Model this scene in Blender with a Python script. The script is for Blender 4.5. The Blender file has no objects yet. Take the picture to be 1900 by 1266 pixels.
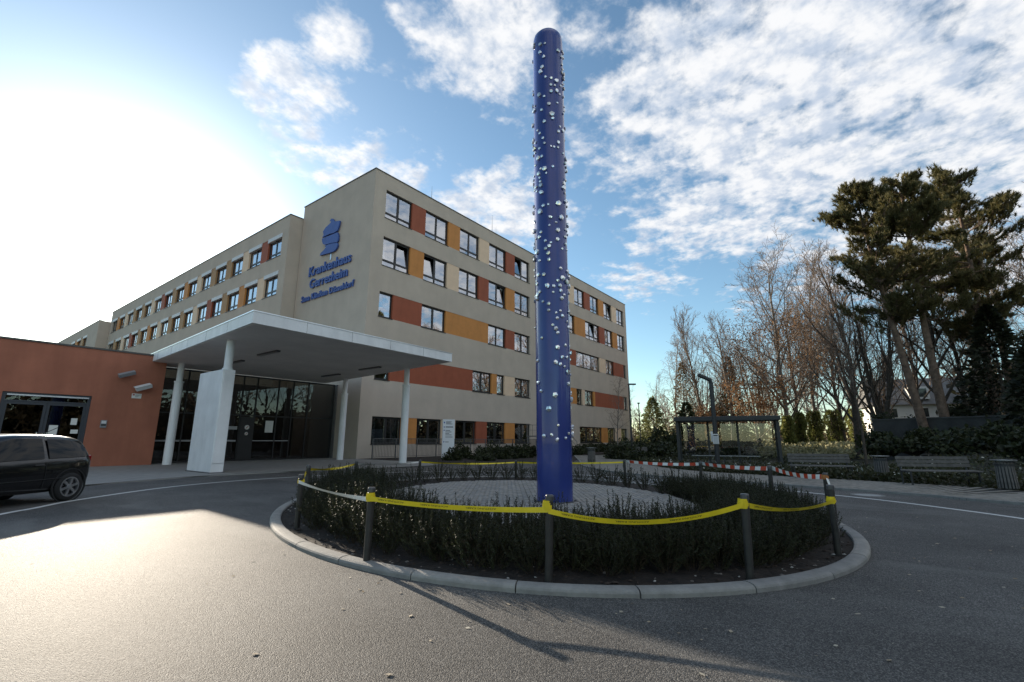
import bpy, math, random
import numpy as np
from mathutils import Matrix, Vector
R = math.radians
rnd = random.Random(7)
C = bpy.context.scene.collection
scene = bpy.context.scene

# ------------------------------------------------------------------ camera
cam_d = bpy.data.cameras.new('camera'); cam = bpy.data.objects.new('camera', cam_d); C.objects.link(cam)
cam_d.sensor_width = 36.0; cam_d.lens = 16.384; cam_d.clip_end = 6000; cam_d.clip_start = 0.05
th, ro, ya = R(12.007), R(0.135), R(37.141)
fw = Vector((math.cos(ya)*math.cos(th), math.sin(ya)*math.cos(th), math.sin(th)))
rt = Vector((math.sin(ya), -math.cos(ya), 0)); up = rt.cross(fw)
r2 = math.cos(ro)*rt + math.sin(ro)*up; u2 = -math.sin(ro)*rt + math.cos(ro)*up
cam.matrix_world = Matrix(((r2.x, u2.x, -fw.x, 0), (r2.y, u2.y, -fw.y, 0), (r2.z, u2.z, -fw.z, 1.3), (0, 0, 0, 1)))
scene.camera = cam

# ------------------------------------------------------------------ light and sky
SUN_AZ, SUN_EL = R(78.5), R(16.0)            # azimuth counted from +X towards +Y
sd = Vector((math.cos(SUN_EL)*math.cos(SUN_AZ), math.cos(SUN_EL)*math.sin(SUN_AZ), math.sin(SUN_EL)))
sun_d = bpy.data.lights.new('sun', 'SUN'); sun = bpy.data.objects.new('sun', sun_d); C.objects.link(sun)
sun_d.energy = 4.3; sun_d.angle = R(0.53); sun_d.color = (1.0, 0.87, 0.70)
sun.rotation_euler = sd.to_track_quat('Z', 'Y').to_euler()

world = bpy.data.worlds.new('World'); scene.world = world; world.use_nodes = True
nt = world.node_tree; nt.nodes.clear()
def N(t, **k):
    n = nt.nodes.new(t)
    for a, b in k.items(): setattr(n, a, b)
    return n
def put(sock, v):
    if isinstance(v, (int, float, tuple)): sock.default_value = v
    else: nt.links.new(v, sock)
def M_(op, a, b=0.0, c=0.0, clamp=False):
    n = N('ShaderNodeMath', operation=op, use_clamp=clamp)
    put(n.inputs[0], a); put(n.inputs[1], b); put(n.inputs[2], c)
    return n.outputs[0]
def ramp_(v, a, b, lo=0.0, hi=1.0):
    n = N('ShaderNodeMapRange', interpolation_type='SMOOTHSTEP'); put(n.inputs[0], v)
    n.inputs[1].default_value = a; n.inputs[2].default_value = b; n.inputs[3].default_value = lo; n.inputs[4].default_value = hi
    return n.outputs[0]
def mixc(f, a, b):
    n = N('ShaderNodeMix', data_type='RGBA'); put(n.inputs[0], f); put(n.inputs[6], a); put(n.inputs[7], b)
    return n.outputs[2]
sky = N('ShaderNodeTexSky', sky_type='NISHITA', sun_disc=False, sun_elevation=SUN_EL, sun_rotation=math.pi/2-SUN_AZ,
        altitude=60.0, air_density=1.0, dust_density=.25, ozone_density=2.0)
tc = N('ShaderNodeTexCoord')
sep = N('ShaderNodeSeparateXYZ'); nt.links.new(tc.outputs['Generated'], sep.inputs[0])
dx, dy, dz = sep.outputs
zz = M_('ADD', M_('MAXIMUM', dz, 0.0), 0.12)
cu, cv = M_('DIVIDE', dx, zz), M_('DIVIDE', dy, zz)
cmb = N('ShaderNodeCombineXYZ'); put(cmb.inputs[0], cu); put(cmb.inputs[1], cv)
uv = cmb.outputs[0]
def noise(vec, scale, detail, rough, dist=0.0, off=(0, 0, 0)):
    m = N('ShaderNodeMapping'); put(m.inputs[0], vec); m.inputs[1].default_value = off
    n = N('ShaderNodeTexNoise'); n.noise_dimensions = '3D'; put(n.inputs['Vector'], m.outputs[0])
    n.inputs['Scale'].default_value = scale; n.inputs['Detail'].default_value = detail
    n.inputs['Roughness'].default_value = rough; n.inputs['Distortion'].default_value = dist
    return n.outputs[0]
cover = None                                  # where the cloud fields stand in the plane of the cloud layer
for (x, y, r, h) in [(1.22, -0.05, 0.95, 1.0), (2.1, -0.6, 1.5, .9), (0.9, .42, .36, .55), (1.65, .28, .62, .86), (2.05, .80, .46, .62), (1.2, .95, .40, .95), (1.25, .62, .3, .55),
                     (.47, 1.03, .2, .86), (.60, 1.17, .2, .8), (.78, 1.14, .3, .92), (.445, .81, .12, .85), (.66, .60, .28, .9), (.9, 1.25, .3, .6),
                     (.9, -1.5, 1.7, 1.0), (-.9, -1.1, 1.5, .95), (2.6, -1.9, 1.9, 1.0), (0.4, -3.4, 2.4, .95), (-2.5, -.6, 1.6, .8), (-.1, -.25, .75, .9)]:  # this row: unseen clouds overhead and behind the camera, added to brighten shaded facades
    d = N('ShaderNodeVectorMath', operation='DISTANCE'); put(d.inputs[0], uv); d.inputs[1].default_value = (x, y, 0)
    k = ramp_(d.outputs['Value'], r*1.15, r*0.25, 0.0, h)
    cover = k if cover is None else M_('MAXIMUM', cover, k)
big = noise(uv, 3.4, 3, .5, .2)
mid = noise(uv, 12.5, 6, .60, .1, (3.1, 1.7, 0))
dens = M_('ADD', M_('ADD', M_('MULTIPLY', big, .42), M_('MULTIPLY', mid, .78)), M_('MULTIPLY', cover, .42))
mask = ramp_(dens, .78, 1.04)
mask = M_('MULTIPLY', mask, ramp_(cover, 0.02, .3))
thick = ramp_(noise(uv, 12.5, 5, .58, .1, (3.135, 1.665, .0)), .33, .62)
cloudc = mixc(thick, (.56, .65, .79, 1), (.97, .98, 1.0, 1))
vd = N('ShaderNodeVectorMath', operation='DOT_PRODUCT'); put(vd.inputs[0], tc.outputs['Generated']); vd.inputs[1].default_value = sd
cs = M_('MAXIMUM', vd.outputs['Value'], 0.0)
halo = M_('ADD', M_('MULTIPLY', M_('POWER', cs, 60), .75), M_('ADD', M_('MULTIPLY', M_('POWER', cs, 16), .14), M_('MULTIPLY', M_('POWER', cs, 5), .03)))
skyv = N('ShaderNodeVectorMath', operation='SCALE'); tint = N('ShaderNodeVectorMath', operation='MULTIPLY'); put(tint.inputs[0], sky.outputs[0]); tint.inputs[1].default_value = (.91, 1.0, .955)
put(skyv.inputs[0], tint.outputs[0]); skyv.inputs['Scale'].default_value = 1.0
hv = N('ShaderNodeVectorMath', operation='SCALE'); hv.inputs[0].default_value = (1.0, .97, .9); put(hv.inputs['Scale'], M_('MULTIPLY', halo, 10.0))
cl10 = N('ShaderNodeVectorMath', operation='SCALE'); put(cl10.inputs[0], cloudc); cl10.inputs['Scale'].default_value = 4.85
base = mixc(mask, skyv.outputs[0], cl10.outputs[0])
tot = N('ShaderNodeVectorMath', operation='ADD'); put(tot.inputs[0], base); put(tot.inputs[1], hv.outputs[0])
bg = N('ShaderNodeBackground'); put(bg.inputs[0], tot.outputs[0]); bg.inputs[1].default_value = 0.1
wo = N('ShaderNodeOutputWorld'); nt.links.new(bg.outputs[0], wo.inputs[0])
scene.view_settings.view_transform = 'Standard'; scene.view_settings.look = 'None'
scene.view_settings.exposure = 1.03; scene.view_settings.gamma = 1.0; scene.view_settings.use_curve_mapping = False
scene.render.engine = 'CYCLES'; scene.cycles.max_bounces = 8; scene.cycles.transparent_max_bounces = 16
scene.cycles.use_denoising = True

# ------------------------------------------------------------------ materials
MATS = {}
def mat(name, col, rough=.6, var=.0, scale=8.0, bump=0.0, bscale=60.0, metal=0.0, spec=.5, col2=None, detail=6, coat=0.0, trans=0.0, ior=1.45, lo=.35, hi=.65):
    if name in MATS: return MATS[name]
    m = bpy.data.materials.new(name); m.use_nodes = True; MATS[name] = m
    t = m.node_tree; b = t.nodes['Principled BSDF']
    b.inputs['Roughness'].default_value = rough; b.inputs['Metallic'].default_value = metal
    b.inputs['Specular IOR Level'].default_value = spec; b.inputs['Coat Weight'].default_value = coat
    b.inputs['Transmission Weight'].default_value = trans; b.inputs['IOR'].default_value = ior
    b.inputs['Base Color'].default_value = (*col, 1)
    co = t.nodes.new('ShaderNodeTexCoord')
    if var or col2:
        n = t.nodes.new('ShaderNodeTexNoise'); n.inputs['Scale'].default_value = scale; n.inputs['Detail'].default_value = detail
        n.inputs['Roughness'].default_value = .62
        t.links.new(co.outputs['Object'], n.inputs['Vector'])
        r = t.nodes.new('ShaderNodeValToRGB'); t.links.new(n.outputs[0], r.inputs[0])
        c2 = col2 or tuple(min(1, c*(1+var)) for c in col); c1 = col if col2 else tuple(c*(1-var) for c in col)
        r.color_ramp.elements[0].position = lo; r.color_ramp.elements[1].position = hi
        r.color_ramp.elements[0].color = (*c1, 1); r.color_ramp.elements[1].color = (*c2, 1)
        t.links.new(r.outputs[0], b.inputs['Base Color'])
    if bump:
        n = t.nodes.new('ShaderNodeTexNoise'); n.inputs['Scale'].default_value = bscale; n.inputs['Detail'].default_value = 4
        t.links.new(co.outputs['Object'], n.inputs['Vector'])
        bp = t.nodes.new('ShaderNodeBump'); bp.inputs['Strength'].default_value = bump; bp.inputs['Distance'].default_value = .02
        t.links.new(n.outputs[0], bp.inputs['Height']); t.links.new(bp.outputs[0], b.inputs['Normal'])
    return m
def leafmat(name, c1, c2, scale=1.2, trans=.3, rough=.55):
    if name in MATS: return MATS[name]
    m = bpy.data.materials.new(name); m.use_nodes = True; MATS[name] = m; t = m.node_tree
    b = t.nodes['Principled BSDF']; b.inputs['Roughness'].default_value = rough; b.inputs['Specular IOR Level'].default_value = .35
    g = t.nodes.new('ShaderNodeNewGeometry'); n = t.nodes.new('ShaderNodeTexNoise'); n.inputs['Scale'].default_value = scale
    co = t.nodes.new('ShaderNodeTexCoord'); t.links.new(co.outputs['Object'], n.inputs['Vector'])
    ad = t.nodes.new('ShaderNodeMath'); ad.operation = 'MULTIPLY_ADD'
    t.links.new(g.outputs['Random Per Island'], ad.inputs[0]); ad.inputs[1].default_value = .5
    sb = t.nodes.new('ShaderNodeMath'); sb.operation = 'SUBTRACT'; t.links.new(n.outputs[0], sb.inputs[0]); sb.inputs[1].default_value = .25
    t.links.new(sb.outputs[0], ad.inputs[2])
    r = t.nodes.new('ShaderNodeValToRGB'); t.links.new(ad.outputs[0], r.inputs[0])
    r.color_ramp.elements[0].position = .2; r.color_ramp.elements[1].position = .85
    r.color_ramp.elements[0].color = (*c1, 1); r.color_ramp.elements[1].color = (*c2, 1)
    t.links.new(r.outputs[0], b.inputs['Base Color'])
    if trans:
        tr = t.nodes.new('ShaderNodeBsdfTranslucent'); t.links.new(r.outputs[0], tr.inputs[0])
        mx = t.nodes.new('ShaderNodeMixShader'); mx.inputs[0].default_value = trans
        t.links.new(b.outputs[0], mx.inputs[1]); t.links.new(tr.outputs[0], mx.inputs[2])
        t.links.new(mx.outputs[0], t.nodes['Material Output'].inputs[0])
    return m
def glassmat(name, tint, refl, rough=.01, ior=1.5, thin=True):
    """thin pane: mirror part from Fresnel plus a coated share, the rest lets light through tinted"""
    if name in MATS: return MATS[name]
    m = bpy.data.materials.new(name); m.use_nodes = True; MATS[name] = m; t = m.node_tree; t.nodes.clear()
    o = t.nodes.new('ShaderNodeOutputMaterial'); gl = t.nodes.new('ShaderNodeBsdfGlossy'); gl.inputs['Roughness'].default_value = rough
    gl.inputs[0].default_value = (.92, .95, 1, 1)
    tr = t.nodes.new('ShaderNodeBsdfTransparent'); tr.inputs[0].default_value = (*tint, 1)
    fr = t.nodes.new('ShaderNodeFresnel'); fr.inputs[0].default_value = ior
    ad = t.nodes.new('ShaderNodeMath'); ad.operation = 'ADD'; ad.use_clamp = True; ad.inputs[1].default_value = refl
    t.links.new(fr.outputs[0], ad.inputs[0])
    n = t.nodes.new('ShaderNodeTexNoise'); n.inputs['Scale'].default_value = .9; co = t.nodes.new('ShaderNodeTexCoord')
    t.links.new(co.outputs['Object'], n.inputs['Vector'])
    bp = t.nodes.new('ShaderNodeBump'); bp.inputs['Strength'].default_value = .04; bp.inputs['Distance'].default_value = .05
    t.links.new(n.outputs[0], bp.inputs['Height']); t.links.new(bp.outputs[0], gl.inputs['Normal'])
    mx = t.nodes.new('ShaderNodeMixShader'); t.links.new(ad.outputs[0], mx.inputs[0])
    t.links.new(tr.outputs[0], mx.inputs[1]); t.links.new(gl.outputs[0], mx.inputs[2]); t.links.new(mx.outputs[0], o.inputs[0])
    return m
def ground_mat(name, c_lo, c_mid, c_hi, grain, gbump, rough=.8, patch=.25, spec=.4, streak=0.0):
    """aggregate surface: stone grains of several tones, larger worn patches, relief from the same grains"""
    m = bpy.data.materials.new(name); m.use_nodes = True; MATS[name] = m; t = m.node_tree; b = t.nodes['Principled BSDF']
    b.inputs['Specular IOR Level'].default_value = spec
    co = t.nodes.new('ShaderNodeTexCoord')
    v = t.nodes.new('ShaderNodeTexVoronoi'); v.inputs['Scale'].default_value = grain; t.links.new(co.outputs['Object'], v.inputs['Vector'])
    r = t.nodes.new('ShaderNodeValToRGB'); e = r.color_ramp.elements
    e[0].position = .1; e[1].position = .95; e[0].color = (*c_lo, 1); e[1].color = (*c_hi, 1); x = e.new(.55); x.color = (*c_mid, 1)
    sp = t.nodes.new('ShaderNodeSeparateColor'); t.links.new(v.outputs['Color'], sp.inputs[0]); t.links.new(sp.outputs[0], r.inputs[0])
    n = t.nodes.new('ShaderNodeTexNoise'); n.inputs['Scale'].default_value = .55; n.inputs['Detail'].default_value = 8; n.inputs['Roughness'].default_value = .65
    t.links.new(co.outputs['Object'], n.inputs['Vector'])
    mr = t.nodes.new('ShaderNodeMapRange'); t.links.new(n.outputs[0], mr.inputs[0])
    mr.inputs[1].default_value = .3; mr.inputs[2].default_value = .7; mr.inputs[3].default_value = 1-patch; mr.inputs[4].default_value = 1+patch
    vm = t.nodes.new('ShaderNodeVectorMath'); vm.operation = 'SCALE'; t.links.new(r.outputs[0], vm.inputs[0]); t.links.new(mr.outputs[0], vm.inputs['Scale'])
    last = vm.outputs[0]
    if streak:
        n2 = t.nodes.new('ShaderNodeTexNoise'); n2.inputs['Scale'].default_value = .8; n2.inputs['Detail'].default_value = 6; n2.inputs['Distortion'].default_value = 1.2
        mp = t.nodes.new('ShaderNodeMapping'); mp.inputs['Scale'].default_value = (1.0, .35, 1); mp.inputs['Rotation'].default_value = (0, 0, .6)
        t.links.new(co.outputs['Object'], mp.inputs[0]); t.links.new(mp.outputs[0], n2.inputs['Vector'])
        m2 = t.nodes.new('ShaderNodeMapRange'); t.links.new(n2.outputs[0], m2.inputs[0])
        m2.inputs[1].default_value = .52; m2.inputs[2].default_value = .72; m2.inputs[3].default_value = 0; m2.inputs[4].default_value = streak
        mx = t.nodes.new('ShaderNodeMix'); mx.data_type = 'RGBA'; t.links.new(m2.outputs[0], mx.inputs[0]); t.links.new(last, mx.inputs[6]); mx.inputs[7].default_value = (.17, .165, .155, 1)
        last = mx.outputs[2]
    t.links.new(last, b.inputs['Base Color'])
    bp = t.nodes.new('ShaderNodeBump'); bp.inputs['Strength'].default_value = gbump; bp.inputs['Distance'].default_value = .008
    t.links.new(v.outputs['Distance'], bp.inputs['Height']); bp.invert = True; t.links.new(bp.outputs[0], b.inputs['Normal'])
    b.inputs['Roughness'].default_value = rough
    return m

WALL = mat('plaster_beige', (.535, .45, .372), .85, .06, .5, .25, 140)
def weather(m, amount, sx, sz, lo=.35, hi=.75):
    """rain streaks and faint blotches that belong to the plaster itself"""
    t = m.node_tree; b = t.nodes['Principled BSDF']; src = b.inputs['Base Color'].links[0].from_socket
    co = t.nodes.new('ShaderNodeTexCoord'); mp = t.nodes.new('ShaderNodeMapping'); mp.inputs['Scale'].default_value = (sx, sx, sz); t.links.new(co.outputs['Object'], mp.inputs[0])
    n = t.nodes.new('ShaderNodeTexNoise'); n.inputs['Scale'].default_value = 1.0; n.inputs['Detail'].default_value = 7; n.inputs['Roughness'].default_value = .6; t.links.new(mp.outputs[0], n.inputs['Vector'])
    r = t.nodes.new('ShaderNodeMapRange'); t.links.new(n.outputs[0], r.inputs[0]); r.inputs[1].default_value = lo; r.inputs[2].default_value = hi; r.inputs[3].default_value = 1.0+amount*.4; r.inputs[4].default_value = 1.0-amount
    v = t.nodes.new('ShaderNodeVectorMath'); v.operation = 'SCALE'; t.links.new(src, v.inputs[0]); t.links.new(r.outputs[0], v.inputs['Scale']); t.links.new(v.outputs[0], b.inputs['Base Color'])
weather(WALL, .045, 1.1, .22)
CREAM = mat('panel_cream', (.80, .585, .41), .7, .04, 2)
ORANGE = mat('panel_orange', (.59, .245, .065), .7, .05, 2)
RED = mat('panel_red', (.34, .088, .042), .7, .06, 2)
ANNEX = mat('plaster_rust', (.39, .145, .088), .85, .09, .7, .3, 110)
weather(ANNEX, .16, 1.3, .25); weather(ORANGE, .08, 2, .3); weather(RED, .10, 2, .3)
FRAME = mat('frame_dark', (.028, .026, .026), .4)
BLUEFRAME = mat('frame_grey', (.05, .055, .065), .4)
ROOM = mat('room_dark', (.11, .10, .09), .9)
CURTAIN = mat('curtain', (.75, .75, .74), .9, .12, 14)
COPING = mat('coping_metal', (.09, .085, .08), .45, .1, 3, metal=.3)
WHITE = mat('white_paint', (.82, .82, .82), .55, .05, 1.3, .06, 30)
weather(WHITE, .10, 2.5, .6)
SOFFIT = mat('soffit', (.80, .77, .72), .8, .06, .8)
DARKMETAL = mat('dark_metal', (.03, .031, .033), .42, .15, 5)
GREYMETAL = mat('galvanised', (.22, .22, .22), .45, .2, 9, metal=.6)
ALU = mat('aluminium', (.62, .63, .65), .32, .06, 6, metal=.9)
GLASS = glassmat('window_glass', (.70, .72, .72), .42)
DARKGLASS = glassmat('dark_glass', (.36, .34, .31), .035, ior=1.3)
CLEAR = glassmat('clear_glass', (.86, .88, .87), .02)
BARK = mat('bark_brown', (.075, .058, .045), .9, .35, 6, .6, 25)
BARKG = mat('bark_grey', (.19, .165, .14), .9, .35, 5, .6, 25)
BARKP = mat('bark_pine', (.15, .10, .07), .9, .4, 4, .8, 18)
BARKW = mat('bark_birch', (.26, .24, .21), .8, col2=(.09, .08, .07), scale=5, lo=.55, hi=.7)
TWIG = mat('twig', (.24, .175, .13), .85, .3, 1.5)
TWIGL = mat('twig_light', (.28, .215, .165), .85, .3, 1.5)
SOIL = mat('soil', (.022, .016, .012), .95, .5, 9, .9, 22)

# ------------------------------------------------------------------ mesh helpers
class MB:
    def __init__(s): s.v = []; s.f = []
    def add(s, v, f):
        o = len(s.v); s.v += [tuple(p) for p in v]; s.f += [tuple(i+o for i in q) for q in f]; return s
    def box(s, x0, x1, y0, y1, z0, z1, m=None):
        v = [(x0, y0, z0), (x1, y0, z0), (x1, y1, z0), (x0, y1, z0), (x0, y0, z1), (x1, y0, z1), (x1, y1, z1), (x0, y1, z1)]
        if m: v = [m @ Vector(p) for p in v]
        return s.add(v, [(3, 2, 1, 0), (4, 5, 6, 7), (0, 1, 5, 4), (1, 2, 6, 5), (2, 3, 7, 6), (3, 0, 4, 7)])
    def prism(s, poly, z0, z1):
        n = len(poly)
        if sum(poly[i][0]*poly[(i+1) % n][1]-poly[(i+1) % n][0]*poly[i][1] for i in range(n)) < 0: poly = poly[::-1]
        v = [(p[0], p[1], z0) for p in poly]+[(p[0], p[1], z1) for p in poly]
        return s.add(v, [tuple(range(n-1, -1, -1)), tuple(range(n, 2*n))]+[(i, (i+1) % n, n+(i+1) % n, n+i) for i in range(n)])
    def tube(s, pts, rad, n=8, caps=True):
        pts = [Vector(p) for p in pts]
        if not isinstance(rad, (list, tuple)): rad = [rad]*len(pts)
        v = []; f = []
        for i, p in enumerate(pts):
            d = (pts[min(i+1, len(pts)-1)]-pts[max(i-1, 0)]).normalized()
            a = Vector((0, 0, 1)) if abs(d.z) < .9 else Vector((1, 0, 0))
            x = a.cross(d).normalized(); y = d.cross(x)
            v += [p+(x*math.cos(2*math.pi*k/n)+y*math.sin(2*math.pi*k/n))*rad[i] for k in range(n)]
        for i in range(len(pts)-1):
            f += [(i*n+k, i*n+(k+1) % n, (i+1)*n+(k+1) % n, (i+1)*n+k) for k in range(n)]
        if caps: f += [tuple(range(n-1, -1, -1)), tuple(range((len(pts)-1)*n, len(pts)*n))]
        return s.add(v, f)
    def lathe(s, prof, n=24, c=(0, 0, 0), axis='z'):
        v = []; f = []; m = len(prof)
        for k in range(n):
            a = 2*math.pi*k/n
            for r, h in prof:
                p = (r*math.cos(a), r*math.sin(a), h) if axis == 'z' else (r*math.cos(a), h, r*math.sin(a))
                v.append((p[0]+c[0], p[1]+c[1], p[2]+c[2]))
        for k in range(n):
            k2 = (k+1) % n
            for i in range(m-1):
                f.append((k*m+i, k2*m+i, k2*m+i+1, k*m+i+1) if axis == 'z' else (k*m+i, k*m+i+1, k2*m+i+1, k2*m+i))
        return s.add(v, f)
    def mesh(s, name, m=None, smooth=False):
        me = bpy.data.meshes.new(name); me.from_pydata(s.v, [], s.f)
        if m: me.materials.append(m)
        if smooth: me.polygons.foreach_set('use_smooth', [True]*len(me.polygons))
        me.update(); return me
    def build(s, name, m=None, parent=None, loc=(0, 0, 0), rz=0.0, smooth=False, bevel=0.0, kind=None):
        return link(name, s.mesh(name, m, smooth), parent, loc, rz, bevel, kind)
def link(name, me, parent=None, loc=(0, 0, 0), rz=0.0, bevel=0.0, kind=None):
    o = bpy.data.objects.new(name, me); C.objects.link(o); o.location = loc
    o.rotation_euler = rz if isinstance(rz, (tuple, list)) else (0, 0, rz)
    if parent: o.parent = parent
    if kind: o['kind'] = kind
    if bevel:
        b = o.modifiers.new('bevel', 'BEVEL'); b.width = bevel; b.segments = 2; b.limit_method = 'ANGLE'
    return o
def tag(o, label, cat, group=None):
    o['label'] = label; o['category'] = cat
    if group: o['group'] = group
    return o
def thing(name, label, cat, loc=(0, 0, 0), rz=0.0, group=None):
    o = bpy.data.objects.new(name, None); C.objects.link(o); o.location = loc; o.rotation_euler = (0, 0, rz)
    o.empty_display_size = .2
    return tag(o, label, cat, group)
def copy_tree(o, parent=None):
    c = o.copy(); C.objects.link(c)
    if parent: c.parent = parent
    for ch in list(o.children): copy_tree(ch, c)
    return c
def npmesh(name, V, F, m, smooth=False):
    """V (n,3) array, F (k,3|4) array"""
    me = bpy.data.meshes.new(name); V = np.asarray(V, np.float32); F = np.asarray(F, np.int32); k = F.shape[1]
    me.vertices.add(len(V)); me.vertices.foreach_set('co', V.ravel())
    me.loops.add(F.size); me.loops.foreach_set('vertex_index', F.ravel())
    me.polygons.add(len(F)); me.polygons.foreach_set('loop_start', np.arange(0, F.size, k, dtype=np.int32))
    me.materials.append(m)
    if smooth: me.polygons.foreach_set('use_smooth', np.ones(len(F), bool))
    me.update(calc_edges=True); return me
def segmesh(name, segs, m, n=4):
    """many tapered twigs at once; segs = rows of p0, p1, r0, r1"""
    S = np.array(segs, float); p0, p1, r0, r1 = S[:, :3], S[:, 3:6], S[:, 6], S[:, 7]
    d = p1-p0; d /= np.linalg.norm(d, axis=1)[:, None]+1e-9
    a = np.where(np.abs(d[:, 2:3]) < .9, np.array([[0, 0, 1.]]), np.array([[1., 0, 0]]))
    x = np.cross(a, d); x /= np.linalg.norm(x, axis=1)[:, None]; y = np.cross(d, x)
    ang = np.arange(n)*2*np.pi/n; c, s = np.cos(ang), np.sin(ang)
    ring = x[:, None, :]*c[None, :, None]+y[:, None, :]*s[None, :, None]
    V = np.concatenate([p0[:, None]+ring*r0[:, None, None], p1[:, None]+ring*r1[:, None, None]], 1).reshape(-1, 3)
    k = np.arange(n); q = np.stack([k, (k+1) % n, n+(k+1) % n, n+k], 1)
    F = (q[None]+(np.arange(len(S))*2*n)[:, None, None]).reshape(-1, 4)
    return npmesh(name, V, F, m, True)
def leafmesh(name, P, size, m, rng, updir=0.0, aspect=1.0, dirs=None):
    """one small folded quad per point"""
    P = np.asarray(P, float); k = len(P)
    a = rng.normal(size=(k, 3)) if dirs is None else dirs+rng.normal(size=(k, 3))*.35
    a[:, 2] += updir; a /= np.linalg.norm(a, axis=1)[:, None]+1e-9
    b = np.cross(a, rng.normal(size=(k, 3))); b /= np.linalg.norm(b, axis=1)[:, None]+1e-9
    sz = (size*(.6+.8*rng.random(k)))[:, None]
    V = np.stack([P, P+a*sz*.5+b*sz*.35*aspect, P+a*sz, P+a*sz*.5-b*sz*.35*aspect], 1).reshape(-1, 3)
    F = np.arange(4*k).reshape(-1, 4)
    return npmesh(name, V, F, m)
def blademesh(name, P, D, L, wdt, m, rng):
    """thin needle triangles"""
    P = np.asarray(P, float); D = np.asarray(D, float); D = D/(np.linalg.norm(D, axis=1)[:, None]+1e-9)
    b = np.cross(D, rng.normal(size=D.shape)); b /= np.linalg.norm(b, axis=1)[:, None]+1e-9
    L = np.asarray(L, float)[:, None]
    V = np.stack([P-b*wdt/2, P+b*wdt/2, P+D*L], 1).reshape(-1, 3)
    return npmesh(name, V, np.arange(3*len(P)).reshape(-1, 3), m)
FONT = {}
def text_mesh(body, size, extrude=0.0, align='LEFT', res=3, bold=0.0):
    c = bpy.data.curves.new('text', 'FONT'); c.body = body; c.size = size; c.extrude = extrude; c.align_x = align; c.resolution_u = res; c.offset = bold
    o = bpy.data.objects.new('text', c); C.objects.link(o)
    dg = bpy.context.evaluated_depsgraph_get(); me = bpy.data.meshes.new_from_object(o.evaluated_get(dg))
    bpy.data.objects.remove(o); bpy.data.curves.remove(c); return me
def smoothpath(P, k=8, closed=False):
    P = [Vector((*p, 0)) if len(p) == 2 else Vector(p) for p in P]; out = []; n = len(P)
    for i in range(n if closed else n-1):
        g = (lambda j: P[j % n]) if closed else (lambda j: P[max(0, min(n-1, j))])
        a, b, c, d = g(i-1), g(i), g(i+1), g(i+2)
        for s in range(k):
            t = s/k
            out.append(.5*((2*b)+(c-a)*t+(2*a-5*b+4*c-d)*t*t+(3*b-a-3*c+d)*t**3))
    if not closed: out.append(P[-1])
    return out
def strip(name, path, w, z, m, kind='structure'):
    b = MB(); v = []; n = len(path)
    for i, p in enumerate(path):
        d = (path[min(i+1, n-1)]-path[max(i-1, 0)]); d.z = 0; d.normalize(); q = Vector((-d.y, d.x, 0))*w/2
        v += [(p.x+q.x, p.y+q.y, z), (p.x-q.x, p.y-q.y, z)]
    b.add(v, [(2*i, 2*i+1, 2*i+3, 2*i+2) for i in range(n-1)])
    return b.build(name, m, kind=kind)

# ------------------------------------------------------------------ ground, roads, pavements
def zterr(x, y):
    def ss(a, b, t): t = min(1, max(0, (t-a)/(b-a))); return t*t*(3-2*t)
    d = math.hypot(x, y); z = -.05
    if x > 30:
        m = ss(36, 48, x)*ss(-3, 1, y)*(1-ss(14, 20, y)); z -= .85*m*(1-ss(52, 66, x)); z += .45*m*ss(52, 66, x)
    z += .75*ss(17, 30, x)*(1-ss(-4, 1, y))*ss(19, 30, d)
    return z
b = MB(); xs = [-1800, -300, -80]+[-40+2*i for i in range(81)]+[150, 300, 900, 2400]; ys = [-1800, -300, -80]+[-40+2*i for i in range(61)]+[110, 160, 300, 900, 2400]
v = [(x, y, zterr(x, y)) for x in xs for y in ys]; ny = len(ys)
b.add(v, [(i*ny+j, (i+1)*ny+j, (i+1)*ny+j+1, i*ny+j+1) for i in range(len(xs)-1) for j in range(ny-1)])
b.build('ground', mat('ground_soil_grass', (.028, .026, .014), .95, .5, 1.5, .7, 12), kind='structure', smooth=True)

ASPH = ground_mat('asphalt', (.038, .037, .036), (.078, .075, .071), (.19, .18, .165), 140, .7, .68, .30, .24, .5)
MB().prism([(-60, -60), (14.4, -60), (13.2, -8), (14.62, -2.4), (15.4, -.9), (15.85, .84), (16.25, 2.3), (16.7, 4.43), (18.0, 8), (21.4, 11.6), (27, 15.0), (36, 20.5), (36, 21.5), (19.5, 21.5), (19.5, 31), (-60, 31)], -.045, 0).build('asphalt_road', ASPH, kind='structure')
PAINT = mat('road_paint', (.62, .62, .60), .7, .12, 14)
strip('road_edge_line', smoothpath([(-3, 5.2), (0, 10.2), (1.47, 12.39), (1.95, 12.95), (2.8, 14.0), (4.86, 15.65), (6.94, 16.4), (9.26, 16.5), (12, 16), (14.8, 14.4), (16.3, 11.5), (16.3, 8), (15.6, 4.2), (14.44, 1.29), (13.72, -.04), (12.9, -1.03), (11.9, -2.0), (9, -4.3), (5, -6)], 6), .12, .004, PAINT)
PAVEL = mat('pavement_concrete', (.27, .262, .245), .85, .12, 3, .3, 60)
entr = [(-30, 4), (-12, 10), (-2, 14.4), (1.5, 16.4), (3.7, 18.0), (6.9, 19.2), (10.5, 19.2), (14, 18.4), (17.6, 18.0), (19.5, 21.5), (19.7, 31), (-30, 31)]
MB().prism(entr, -.04, .03).build('entrance_pavement', PAVEL, kind='structure')
strip('pavement_edge_kerb', smoothpath(entr[:9], 5), .14, .034, mat('kerb_concrete', (.22, .215, .2), .85, .12, 5, .3, 50))

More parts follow.
